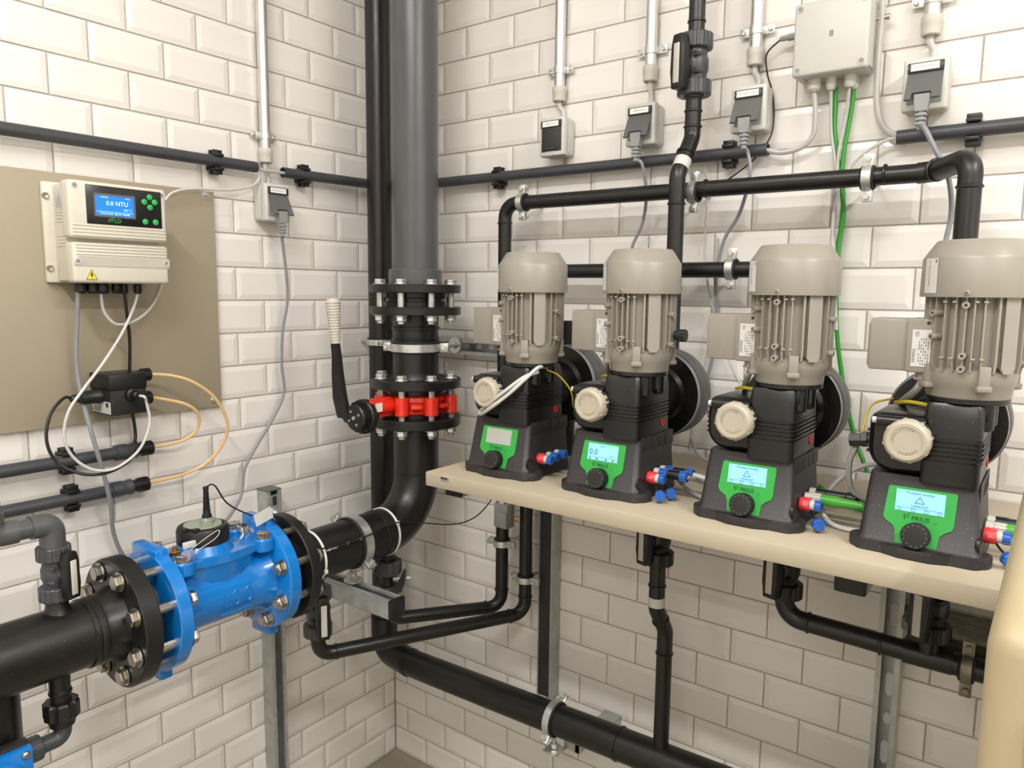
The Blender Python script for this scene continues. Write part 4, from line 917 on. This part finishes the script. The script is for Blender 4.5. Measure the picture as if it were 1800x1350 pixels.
q = MB(); q.bb((jx1-.0003, -.058, jz0+.004), (jx1+.0004, -.030, jz0+.006)); q.bb((jx0+.016, -.058, jz0-.0004), (jx0+.018, -.03, jz0+.0004)); q.build('mould_mark', 'print_grey', t)
GL = []
for u, v, rr in ((1431, 158, .013), (1461, 150, .0095), (1494, 146, .0105), (1501, 150, .0085)):
    p = PB(u, v, .04 if rr > .009 else .022); p.z = jz0; GL.append(p)
    q = MB(); q.lathe(p, -Z, [(0, 0), (rr, 0), (rr, .010), (rr*.95, .018), (rr*.62, .023), (0, .023)], 12); q.build('cable_gland', 'boxgrey', t)
p = V((jx0, -.035, PB(1388, 66, .035).z)); q = MB(); q.lathe(p, -X, [(0, 0), (.0075, 0), (.0075, .010), (.006, .012), (.006, .022), (.0045, .023), (.0045, .036), (.003, .038), (0, .038)], 14); q.build('antenna_plug', 'plug', t)
p = V((jx1, -.03, PB(1541, 33, .03).z)); q = MB(); q.cyl(p, p+X*.018, .0042, 12); q.cyl(p+X*.018, p+X*.022, .0055, 12); q.build('connector', 'steel', t)

# ================================================================== WALL PIPES AND CLIPS
gz = 1.7045
def wall_pipe(label, a, b, m='pipe_grey', r=.0125):
    q = MB(); hollow_pipe(q, a, b, r); return q.build('wall_pipe', m, label=label, cat='pipe', group='thin grey pipes along the walls')
wall_pipe('thin dark grey pipe on the left wall above the beige panel', PL(450, 294, .033), V((.033, -1.9, PL(0, 230, .033).z)))
wall_pipe('thin dark grey pipe on the left wall running into the corner', PL(497, 303, .033), V((.033, -.03, PL(643, 322, .033).z+.001)))
wall_pipe('thin dark grey pipe on the back wall from the corner under the sockets', V((.03, -.033, PB(771, 321, .033).z)), PB(1350, 263, .033))
wall_pipe('thin dark grey pipe on the back wall right of the junction box', PB(1577, 242, .033), V((2.4, -.033, PB(1800, 216, .033).z)))
for u, v, w_, lb in ((381, 285, 'L', 'black clip on the left wall pipe above the controller'), (535, 309, 'L', 'black clip on the left wall pipe near the corner'), (875, 313, 'B', 'black clip on the back wall pipe below the closed socket'), (1281, 271, 'B', 'black clip on the back wall pipe near its open end'), (1711, 228, 'B', 'black clip on the back wall pipe right of the junction box')):
    c = PL(u, v, .033) if w_ == 'L' else PB(u, v, .033)
    pipe_clip(lb, c, Y if w_ == 'L' else X, X if w_ == 'L' else -Y, .0125, 'black pipe clips')
# measuring pipes under the panel
for (u0, v0, u1, v1, va, vb, lb, cu, fm) in ((0, 825, 205, 797, 786, 0, 'upper', (118, 811), 'pvc_dark'), (0, 893, 198, 866, 848, 0, 'lower', (127, 876), 'pvc_dark')):
    a, b = PL(u1, v1, .033), PL(u0, v0, .033); zz = (a.z+b.z)/2-.002; a.z = b.z = zz; b.y = -1.9
    t = thing('measuring_pipe', lb+' thin grey measuring pipe ending in a black nut below the panel', 'pipe', a, 'measuring pipes below the panel')
    MB().cyl(a, b, .0125, 20).build('pipe', 'pipe_grey', t)
    q = MB(); q.lathe(a-Y*.004, Y, [(.0125, 0), (.0165, .001), (.0165, .022), (.0150, .024), (.0150, .034), (.0165, .036), (.0165, .042), (.0135, .044), (0, .044)], 24); q.build('adaptor', fm, t)
    q = MB(); q.cyl(a+Y*.040, a+Y*.056, .0125, 18); q.gear(a+Y*.050, Y, .0155, .024, 14, .0015, 0, .002); q.build('hose_nut', 'black_clean', t)
    pipe_clip('black clip holding the '+lb+' measuring pipe below the panel', PL(cu[0], cu[1], .033).lerp(V((.033, PL(cu[0], cu[1], .033).y, zz)), 1), Y, X, .0125, 'black pipe clips')
    if lb == 'upper': MP1 = a+Y*.074
    else: MP2 = a+Y*.074

# ================================================================== PANEL WITH CONTROLLER AND FLOW CELL (left wall)
t = thing('mounting_panel', 'large beige mounting panel bolted to the left wall', 'panel', (.014, -.95, 1.152))
MB().bb((.0085, -1.45, 1.152), (.0190, -.5655, 1.640), .001).build('board', 'board', t)
for u, v in ((361, 343), (376, 702)):
    p = PL(u, v, .019); q = MB(); q.cyl(p, p+X*.0015, .0095, 16); q.lathe(p+X*.0015, X, [(.006, 0), (.006, .003), (.004, .006), (0, .0065)], 6); q.build('bolt', 'zinc', t)
t = thing('turbidity_controller', 'cream wall controller with blue display and green buttons on the panel', 'controller', (.02, -.826, 1.43))
y0, y1, z0, z1 = -.9175, -.7345, 1.4320, 1.6180
FX = .122
MB().bb((.019, -.924, z0), (.030, -.728, z1+.003), .004).build('back_plate', 'cream', t)
MB().bb((.025, y0+.012, z0+.003), (.100, y1-.010, z1-.002), .004).build('body', 'cream', t)
MB().bb((.088, y0, 1.5135), (FX, y1, z1), .006, 3).build('upper_cover', 'cream', t)
MB().bb((.084, y0+.004, z0), (FX-.004, y1+.002, 1.507), .006, 3).build('lower_cover', 'cream', t)
q = MB(); q.prism([(0, 0), (.1800, 0), (.1800, .018), (.008, .018), (0, .010)], (FX-.0045, y0+.006, 1.4635), Y, Z, .0016); q.build('cover_strip', 'cream_shade', t)
q = MB()
for k in range(4): q.bb((FX-.001, y0+.004, 1.518+k*.0062), (FX+.0012, y1-.003, 1.5205+k*.0062), .0008)
for k in range(4): q.bb((FX-.005, y0+.010, 1.484+k*.0058), (FX-.0025, y1-.004, 1.4865+k*.0058), .0008)
for zb in (1.545, 1.500):
    for k in range(4): q.bb((.040, y0+.0108, zb+k*.006), (.082, y0+.0125, zb+.003+k*.006), .0005)
q.build('rib', 'cream', t)
for p in ((FX, y0+.012, z1-.010), (FX, y1-.008, z1-.012), (FX-.0025, y0+.012, 1.4715), (FX-.0025, y1-.004, 1.4735)):
    bs = MB().lathe(V(p)-X*.0015, X, [(.0062, 0), (.0062, .0022), (.0040, .0022), (.0040, .0015), (0, .0015)], 16).build('screw_boss', 'cream', t); MB().cyl(V(p), V(p)+X*.0004, .0039, 14).build('screw_hole', 'print_grey', bs)  # dark disc paints the shade inside each screw hole
for zz in (1.594, 1.459): MB().lathe((.0285, -.9185, zz), X, [(.006, 0), (.006, .004), (.004, .004), (.002, .003), (0, .003)], 14).build('mounting_screw', 'steel', t)
def CP(u, v, d=0): p = PL(u, v, FX+d); return p
bz = MB(); c4 = [CP(148, 323, .001), CP(282, 338, .001), CP(286, 402, .001), CP(155, 393, .001)]
ya, yb = (c4[0].y+c4[3].y)/2, (c4[1].y+c4[2].y)/2; za, zb = (c4[0].z+c4[1].z)/2, (c4[2].z+c4[3].z)/2
bz.bb((FX-.001, ya, zb), (FX+.0012, yb, za), .001); bzo = bz.build('bezel', 'bezel', t)
s4 = [CP(166, 341), CP(233, 350), CP(235, 383), CP(169, 377)]; sy0, sy1 = (s4[0].y+s4[3].y)/2, (s4[1].y+s4[2].y)/2; sz1, sz0 = (s4[0].z+s4[1].z)/2, (s4[2].z+s4[3].z)/2
MB().bb((FX+.0008, sy0-.003, sz0-.003), (FX+.0014, sy1+.004, sz1+.004)).build('screen_frame', 'lid', bzo)
scr = MB().bb((FX+.001, sy0, sz0), (FX+.0018, sy1, sz1)).build('display', 'lcd_blue', t)
cy, cz = (sy0+sy1)/2, (sz0+sz1)/2; w_, h_ = sy1-sy0, sz1-sz0
q = MB(); q.text('0.0 NTU', V((FX+.0021, cy+w_*.06, cz+h_*.12)), Y, Z, .0115); q.text('20.0 °C', V((FX+.0021, sy1-w_*.16, cz-h_*.17)), Y, Z, .0050)
q.text('FUNCTION  SETUP  PROBE', V((FX+.0021, cy, sz0+.0032)), Y, Z, .0046); q.text('14:05:28', V((FX+.0021, sy0+w_*.22, sz1-.003)), Y, Z, .0042); q.text('14:53', V((FX+.0021, sy1-w_*.16, sz1-.003)), Y, Z, .0042)
q.bb((FX+.0019, sy0+.001, sz0+.0066), (FX+.0021, sy1-.001, sz0+.0071)); q.build('display_print', 'lcd_text', scr)
for u, v, gl in ((262, 347, '^'), (253, 355, '<'), (271, 356, '>'), (263, 365, 'v'), (255, 390, '-'), (273, 391, '+')):
    p = CP(u, v); q = MB(); q.lathe(p, X, [(.0056, .001), (.0056, .0022), (.0050, .0026), (0, .0026)], 20); bo = q.build('button', 'green_btn', t)
    q = MB(); q.text(gl, p+X*.0028, Y, Z, .006); q.build('symbol', 'print', bo)
p = CP(207, 389); q = MB(); q.text('LD', p+X*.0014, Y, Z, .0105)
for k in range(3):
    q.bb((FX+.0012, p.y-.0185+k*.001, p.z-.002+k*.0028), (FX+.0015, p.y-.0135+k*.001, p.z-.001+k*.0028)); q.bb((FX+.0012, p.y-.0125+k*.001, p.z-.001+k*.0028), (FX+.0015, p.y-.0085+k*.001, p.z+.0+k*.0028))
q.build('lettering', 'green_btn', bzo)
p = PL(161, 483, FX-.0035); q = MB(); q.prism([(-.0105, -.009), (.0105, -.009), (0, .0105)], p, Y, Z, .0006); ws = q.build('warning_sign', 'yellow', t)
q = MB(); q.prism([(-.001, .0045), (.0015, .0045), (.0005, .0008), (.0028, .0008), (-.0006, -.0075), (.0002, -.0015), (-.0022, -.0015)], p+X*.0008, Y, Z, .0003)
for a, b_ in (((-.0098, -.0084), (.0098, -.0084)), ((.0098, -.0084), (0, .0095)), ((0, .0095), (-.0098, -.0084))): q.tube([p+X*.0007+Y*a[0]+Z*a[1], p+X*.0007+Y*b_[0]+Z*b_[1]], .0004, 4)
q.build('flash_symbol', 'print', ws)
q = MB(); q.bb((.038, y0+.0112, 1.562), (.070, y0+.0121, 1.607)); st = q.build('type_label', 'sticker', t)
q = MB()
for k in range(7): q.bb((.042+k*.0036, y0+.0110, 1.566+(k*5 % 3)*.003), (.0432+k*.0036, y0+.01125, 1.600-(k*7 % 4)*.004))
q.build('print', 'print_grey', st)
for k, (u, v, rr) in enumerate(((142, 508, .0105), (162, 508, .0105), (180, 508, .0125), (205, 508, .0095), (218, 510, .0075), (242, 510, .0080))):
    p = PL(u, v, .068); p.z = z0+.002; q = MB(); q.lathe(p, -Z, [(0, 0), (rr*.9, 0), (rr*.9, .006), (rr, .007), (rr, .018), (rr*.7, .022), (0, .022)], 12); q.build('cable_gland', 'black_clean', t)
# flow cell
t = thing('flow_cell', 'black plastic turbidity flow cell block mounted at the panel bottom', 'sensor', (.06, -.818, 1.173))
MB().bb((.019, -.853, 1.1735), (.100, -.782, 1.2235), .002).build('lower_block', 'rubber', t)
MB().bb((.019, -.855, 1.2240), (.1015, -.781, 1.2545), .0015).build('upper_block', 'black_clean', t)
for u, v in ((262, 658), (265, 698)):
    p = PL(u, v, .062); q = MB(); yy = -.782; q.cyl((p.x, yy, p.z), (p.x, yy+.010, p.z), .010, 16); q.gear((p.x, yy+.008, p.z), Y, .0135, .020, 16, .0012, 0, .002); q.build('hose_nut', 'black_clean', t)
q = MB(); q.lathe((.062, -.853, 1.2105), -Y, [(0, 0), (.0145, 0), (.0145, .010), (.0135, .012), (.0135, .034), (.0115, .036), (.0115, .040), (.008, .042), (.008, .052), (.005, .058), (0, .058)], 18); q.build('left_plug', 'black_clean', t)
p = PL(230, 693, .10); q = MB(); q.lathe((.100, p.y, p.z), X, [(0, 0), (.0125, 0), (.0125, .010), (.009, .012), (.0075, .026), (.005, .028), (.0045, .036), (0, .036)], 18); q.build('front_plug', 'black_clean', t); FPL = V((.134, p.y, p.z))
q = MB(); p = PL(199, 706, .1002); q.cyl(p, p+X*.0004, .0045, 14); q.build('port_hole', 'print', t)
q = MB(); q.bb((.022, -.8536, 1.1765), (.098, -.8530, 1.2005)); st = q.build('type_label', 'sticker', t)
q = MB()
for k in range(6): q.bb((.026+k*.006, -.8540, 1.180), (.0275+k*.006, -.8536, 1.180+.006+(k*5 % 3)*.005))
q.bb((.080, -.8540, 1.190), (.090, -.8536, 1.198)); q.build('print', 'print', st)
# amber hoses
def px_path(pts): return [PL(u, v, d) for u, v, d in pts]
pk1 = V((.062, -.756, PL(262, 658, .062).z)); pk2 = V((.062, -.756, PL(265, 698, .062).z))
q = MB(); q.tube(spline([pk1]+px_path([(300, 660, .07), (340, 672, .085), (378, 700, .09), (399, 740, .085), (394, 775, .075), (365, 812, .06), (325, 833, .045)])+[MP2+Y*.01, MP2-Y*.004]), .0036, 10); q.build('hose', 'amber', label='amber hose loop from the upper cell nut to the lower measuring pipe', cat='hose', group='amber sample hoses')
q = MB(); q.tube(spline([pk2]+px_path([(300, 704, .07), (330, 712, .08), (348, 728, .08), (348, 752, .07), (330, 770, .06), (305, 779, .045)])+[MP1+Y*.01, MP1-Y*.004]), .0036, 10); q.build('hose', 'amber', label='amber hose loop from the lower cell nut to the upper measuring pipe', cat='hose', group='amber sample hoses')
# cables of the controller
cable('cable', 'thick blue-grey cable from the controller past the flow cell down behind the meter', px_path([(138, 507, .068), (137, 522, .068), (136, 560, .06), (134, 620, .05), (138, 668, .05), (148, 715, .06), (165, 775, .075), (184, 840, .07), (195, 890, .06), (199, 935, .04), (215, 975, .03), (240, 1005, .02)]), .0045, 'bluegrey_wire')
cable('cable', 'thin white cable from the controller swinging round to the flow cell front', px_path([(242, 510, .068), (240, 524, .07), (232, 548, .08), (212, 590, .10), (180, 640, .125), (146, 685, .13), (120, 725, .13), (113, 770, .125), (130, 805, .125), (165, 826, .13), (205, 822, .135), (245, 790, .14), (263, 745, .14), (258, 710, .14)])+[FPL+V((.012, .004, -.002)), FPL], .0028, 'white_wire')
cable('cable', 'black cable looping from the left plug of the flow cell below the measuring pipe', [V((.062, -.905, 1.2105))]+px_path([(112, 700, .07), (88, 730, .085), (82, 775, .095), (100, 812, .10), (140, 832, .115), (185, 832, .125), (225, 812, .12), (238, 790, .09), (240, 778, .06)]), .0030, 'black_wire')
cable('cable', 'black cable dropping straight from the controller behind the flow cell', px_path([(218, 508, .068), (220, 524, .068), (224, 560, .06), (228, 600, .05), (228, 655, .04), (229, 700, .03), (236, 745, .028), (238, 770, .030), (234, 786, .040)]), .0034, 'black_wire')
cable('cable', 'translucent cable looping under the controller to the plug socket side', px_path([(179, 507, .068), (178, 522, .07), (184, 550, .075), (205, 570, .08), (235, 565, .08), (262, 545, .07), (280, 515, .05), (287, 490, .03)]), .0030, 'grey_wire')
cable('cable', 'pale cable from behind the controller over to the conduit end', px_path([(290, 352, .03), (305, 338, .035), (340, 332, .035), (400, 334, .035), (440, 328, .035), (455, 315, .035), (454, 303, .034), (448, 296, .033)]), .0028, 'white_wire')
cable('cable', 'grey cable bridging the gap between the two left wall pipes', px_path([(440, 295, .033), (470, 300, .036), (510, 306, .033)]), .0040, 'grey_wire')
sp = lambda i, dz=0: V((SPX[i], -.0745, SPZ[i]-.078+dz))
SPX = [p.x for p in socks]; SPZ = [p.z for p in socks]
cable('cable', 'grey cable hanging from the left wall plug down to the meter', [V((.0715, pL.y, pL.z-.076))]+px_path([(496, 420, .06), (503, 480, .05), (505, 530, .045), (497, 580, .04), (495, 640, .04), (499, 690, .04), (480, 735, .04), (450, 785, .04), (430, 825, .045), (424, 870, .05), (405, 905, .07), (380, 935, .10)]), .0036, 'bluegrey_wire')
c0 = V((MX+.002, -.787, MZ+.204))
cable('cable', 'thin black sensor cable from the meter plug along the black pipe to the shelf end', [c0, c0+V((.01, .012, .002))]+[PL(u, v, d) for u, v, d in ((400, 885, .325), (440, 905, .33), (478, 912, .345), (520, 960, .362), (545, 966, .3665), (600, 958, .3675), (650, 940, .3675), (700, 918, .365))]+[PB(u, v, d) for u, v, d in ((790, 922, .17), (830, 912, .14), (855, 890, .125), (868, 870, .11))], .0016, 'black_wire')
q = MB(); p = PL(463, 908, .345); q.box(p, (.002, .040, .024), 0, Matrix.Rotation(.25, 3, 'X')); q.build('cable_tag', 'sticker', label='white paper tag on the thin sensor cable at the blue flange', cat='tag')
# ================================================================== LEFT GREY PVC VALVE AND BOTTOM LEFT FITTINGS
ball_valve('grey union ball valve with white sticker standing on the black main pipe', (MX, -1.052, .968), Z, V((.95, .31, 0)), .74, 'pvc_dark', 'union ball valves', True)
t = thing('grey_elbow_pipe', 'grey plastic elbow pipe above the sticker valve leaving along the wall', 'pipe', (MX, -1.052, 1.01))
EZ = on(88, 925, x=MX).z+.004
MB().tube(bend([(MX, -1.052, 1.008), (MX, -1.052, EZ), (MX, -1.136, EZ), (MX-.004, -1.136, EZ+.12)], .022, 8), .0155, 22).build('pipe', 'pvc', t)
q = MB(); q.tube(bend([(MX, -1.052, 1.012), (MX, -1.052, EZ), (MX, -1.083, EZ)], .020, 8), .0188, 22); q.build('elbow', 'pvc', t); q = MB(); q.tube(bend([(MX, -1.102, EZ), (MX, -1.136, EZ), (MX-.002, -1.136, EZ+.034)], .020, 8), .0188, 22); q.build('elbow', 'pvc', t)
t = thing('drain_union', 'black union nut with grey elbow under the black main pipe', 'pipe fitting', (MX, -1.056, .64))
q = MB(); q.gear((MX, -1.056, .7210), Z, .027, .030, 6, .002, .0155, .003); q.lathe((MX, -1.056, .709), Z, [(0, 0), (.019, 0), (.021, .012), (0, .012)], 18); q.build('union_nut', 'black_clean', t)
dz = on(105, 1297, x=MX).z
bq = on(58, 1311, x=MX+.040)
q = MB(); q.tube(bend([(MX, -1.056, .714), (MX, -1.056, dz), (MX, -1.098, dz)], .020, 8), .0135, 20); q.gear((MX, -1.090, dz), -Y, .0205, abs(bq.y+1.090)+.004, 16, .001, 0, .002); q.build('elbow', 'pvc_dark', t)
t = thing('blue_valve_block', 'blue enamelled valve block with corner screws below the black main pipe', 'valve', (MX, bq.y-.07, bq.z-.1))
q = MB(); q.bb((MX+.009, bq.y-.14, bq.z-.10), (MX+.028, bq.y, bq.z+.006), .004); q.build('body', 'base_black', t)
q = MB(); q.bb((MX+.024, bq.y-.136, bq.z-.10), (MX+.040, bq.y, bq.z), .003); q.lathe((MX+.038, bq.y-.050, bq.z-.055), X, [(.046, 0), (.044, .008), (.036, .014), (0, .016)], 32); q.build('cover', 'blue', t)
for yy, zz in ((bq.y-.010, bq.z-.010), (bq.y-.075, bq.z-.010)):
    q = MB(); q.lathe((MX+.040, yy, zz), X, [(.0065, 0), (.006, .003), (.004, .005), (0, .005)], 14); q.build('screw', 'steel', t)
t = thing('black_drop_pipe', 'wide black pipe dropping below the main pipe at the panel side', 'pipe', (.25, -1.17, 0))
e1 = on(38, 1260, x=.27).y
MB().tube([(.262, e1-.055, .83), (.262, e1-.055, 0)], .0555, 28).build('pipe', 'black', t)

# ================================================================== CABLES ON THE BACK WALL AND SHELF
def pb(pts): return [PB(u, v, d) for u, v, d in pts]
plugp = lambda i: V((socks[i].x, -.0715, socks[i].z-.076))
cable('cable', 'grey cable from the second socket plug down behind the second motor', [plugp(1)]+pb([(1129, 290, .07), (1136, 340, .05), (1130, 390, .045), (1112, 432, .05), (1105, 470, .05)]), .0036, 'bluegrey_wire')
cable('cable', 'grey cable from the third socket plug down between the second and third motors', [plugp(2)]+pb([(1315, 270, .06), (1318, 310, .06), (1300, 375, .04), (1272, 425, .03), (1258, 500, .03), (1262, 560, .03), (1250, 640, .03), (1225, 720, .03)]), .0036, 'bluegrey_wire')
cable('cable', 'grey cable from the fourth socket plug down behind the fourth motor', [plugp(3)]+pb([(1625, 225, .085), (1645, 265, .085), (1664, 300, .075), (1672, 345, .06), (1671, 385, .05), (1662, 425, .05), (1655, 470, .05)]), .0042, 'bluegrey_wire')
cable('cable', 'thick grey cable from the junction box to the open wall pipe end', [GL[0]-Z*.018]+pb([(1433, 195, .04), (1430, 235, .035), (1410, 258, .033), (1375, 268, .033), (1345, 264, .033)]), .0050, 'grey_wire')
cable('cable', 'thick grey cable hanging from above the junction box to the right wall pipe', [PB(1550, -25, .03)]+pb([(1551, 20, .03), (1545, 90, .03), (1541, 160, .03), (1545, 205, .03), (1560, 230, .03), (1585, 242, .033)]), .0055, 'grey_wire')
cable('cable', 'grey-violet cable dropping from the middle junction box gland', [GL[1]-Z*.018]+pb([(1461, 230, .03), (1468, 290, .03), (1466, 350, .03), (1462, 420, .03), (1462, 470, .03), (1462, 560, .03)]), .0030, 'grey_wire')
cable('cable', 'bright green data cable dropping from the inner junction box gland', [GL[1]+V((.006, .01, -.016))]+pb([(1467, 220, .025), (1474, 290, .025), (1482, 340, .025), (1478, 400, .025), (1465, 470, .025), (1458, 560, .025)]), .0040, 'green_dark')
cable('cable', 'grey cable dropping from the right junction box gland', [GL[2]-Z*.018]+pb([(1487, 200, .03), (1474, 270, .03), (1470, 330, .033), (1466, 400, .035), (1468, 470, .035), (1470, 560, .035)]), .0030, 'grey_wire')
cable('cable', 'bright green data cable dropping from the right junction box gland', [GL[3]-Z*.016]+pb([(1497, 190, .022), (1483, 270, .025), (1480, 330, .03), (1483, 380, .035), (1474, 440, .035), (1470, 560, .035), (1480, 660, .03), (1500, 760, .03), (1525, 830, .05)]), .0042, 'green_dark')
cable('cable', 'braided cable from the right wall pipe end down behind the junction cables', pb([(1585, 243, .033), (1560, 246, .033), (1520, 268, .033), (1490, 300, .033), (1470, 345, .038), (1463, 420, .038), (1466, 480, .038), (1470, 580, .038)]), .0032, 'white_wire')
cable('cable', 'thin black aerial cable from the junction box plug down the wall', [V((jx0-.036, -.035, PB(1388, 66, .035).z))]+pb([(1348, 95, .03), (1349, 130, .02), (1358, 165, .018), (1360, 210, .02), (1352, 245, .03), (1320, 285, .025), (1265, 325, .02), (1235, 335, .018)]), .0016, 'black_wire')
cable('cable', 'thin braided cable hanging behind the second pump riser', pb([(1238, 285, .02), (1243, 330, .02), (1240, 400, .02), (1238, 450, .02), (1248, 520, .02), (1262, 570, .02), (1285, 640, .02), (1310, 690, .02)]), .0020, 'white_wire')
cable('cable', 'grey cable running behind the second and third motors', pb([(1262, 420, .025), (1256, 470, .025), (1258, 540, .025), (1240, 640, .03), (1222, 720, .04), (1212, 790, .05)]), .0032, 'grey_wire')
def sh(pts): return [on(u, v, z=1.07+d) for u, v, d in pts]
cable('cable', 'white cable from the front blue plug lying across the shelf', [pl(1, .133, .026, .042)]+sh([(1240, 850, .02), (1262, 870, .008), (1300, 890, .006)])+[pl(1, .30, .06, .006)], .0042, 'white_wire')
cable('cable', 'white cable from the rear blue plug lying across the shelf', [pl(1, .133, .050, .042)]+[pl(1, .16, .055, .036), pl(1, .20, .07, .012), pl(1, .27, .085, .006)], .0042, 'white_wire')
cable('cable', 'dark grey cable lying behind the zero-display pump plugs', [pl(1, .08, .09, .03), pl(1, .12, .06, .012), pl(1, .17, .04, .006), pl(1, .24, .05, .006)], .0036, 'plug')
cable('cable', 'grey cable drooping from the first pump back across to the second pump', [pl(0, .13, .20, .06), pl(0, .16, .20, .015), pl(0, .19, .17, .006), pl(0, .24, .15, .008)], .0036, 'grey_wire')
cable('cable', 'grey cable curving from the wall down behind the third pump', pb([(1215, 770, .08), (1225, 795, .12), (1250, 812, .16)])+[pl(2, -.02, .14, .03)], .0036, 'grey_wire')
cable('cable', 'bright green cable from the third pump plug running behind the fourth pump', [pl(2, .155, .026, .042), pl(2, .175, .030, .028), pl(2, .215, .05, .010), pl(2, .27, .09, .006)], .0036, 'green_wire')
cable('cable', 'grey-violet cable from the third pump black plug running behind the fourth pump', [pl(2, .145, .052, .044), pl(2, .17, .06, .034), pl(2, .22, .08, .012), pl(2, .27, .12, .006)], .0030, 'grey_wire')
cable('cable', 'pale loop of cable lying on the shelf behind the third pump caps', [pl(2, .09, .05, .030), pl(2, .11, .03, .008), pl(2, .15, .02, .005), pl(2, .2, .05, .005), pl(2, .26, .07, .005)], .0036, 'white_wire')
cable('cable', 'green cable lying on the shelf behind the third pump', [pl(2, .06, .16, .030), pl(2, .09, .15, .016), pl(2, .13, .14, .006), pl(2, .2, .13, .005), pl(2, .26, .14, .005)], .0040, 'green_dark')
cable('cable', 'grey cable arching from the shelf behind the third pump to the fourth motor gland', [pl(2, .08, .10, .020), pl(2, .105, .11, .06), pl(2, .14, .12, .085), pl(2, .19, .13, .09), pl(2, .25, .14, .07)], .0040, 'grey_wire')
cable('cable', 'grey cable hanging from the black gland beside the fourth pump', [pl(3, -.098, .03, .130), pl(3, -.105, .03, .10), pl(3, -.10, .04, .06), pl(3, -.07, .06, .04)], .0045, 'plug')
t = thing('cable_gland', 'black hexagonal cable gland beside the fourth pump housing', 'gland', pl(3, -.09, .03, .13))
q = MB(); gp = pl(3, -.072, .028, .145); q.lathe(gp, V((-1, 0, -.15)), [(0, 0), (.009, 0), (.009, .008), (.012, .009), (.012, .017), (.0105, .018), (.0105, .034), (0, .034)], 6); q.build('nut', 'black_clean', t)
cable('cable', 'yellow wire hanging behind the fourth pump housing', [pl(3, -.055, .05, .205), pl(3, -.085, .055, .19), pl(3, -.092, .04, .15), pl(3, -.098, .03, .11)], .0016, 'yellow_wire')
for i, nm in ((1, 'zero-display'), (2, 'elbow-valve'), (3, 'cabinet-side')):
    q = MB(); q.tube(spline([pl(i, -.052, .05, .199), pl(i, -.03, .03, .204), pl(i, .0, .015, .203), pl(i, .012, .02, .202)]), .003, 6); q.build('warning_tag', 'yellow_wire', label='yellow tag strip lying on the %s pump housing' % nm, cat='tag', group='yellow tag strips')
    cable('cable', 'grey motor cable rising to the terminal box of the %s pump' % nm, [pl(i, -.012, .0, .243), pl(i, -.02, .01, .225), pl(i, -.045, .07, .20), pl(i, -.07, .16, .17), pl(i, -.075, .20, .12)], .0052, 'grey_wire')
cable('cable', 'double loop of pale cable draped over the first pump housing', [pl(0, .075, -.008, .205), pl(0, .060, -.035, .195), pl(0, .025, -.052, .165), pl(0, -.02, -.045, .135), pl(0, -.045, -.030, .122), pl(0, -.040, -.036, .116), pl(0, .0, -.056, .135), pl(0, .04, -.052, .165), pl(0, .068, -.035, .196), pl(0, .080, -.015, .214), pl(0, .075, .02, .212), pl(0, .055, .03, .205)], .0036, 'white_wire')
cable('cable', 'yellow and black wires curving behind the first pump housing', [pl(0, .072, .02, .208), pl(0, .09, .04, .195), pl(0, .105, .06, .165), pl(0, .10, .08, .13)], .0016, 'yellow_wire')
cable('cable', 'brown cable lying on the shelf beside the cabinet', [pl(3, .06, .16, .004), pl(3, .12, .15, .004), pl(3, .22, .13, .004)], .0030, 'black_wire')
cable('cable', 'green cable from the fourth pump plug towards the cabinet', [pl(3, .155, .026, .042), pl(3, .18, .03, .03), pl(3, .25, .05, .008)], .0036, 'green_wire')
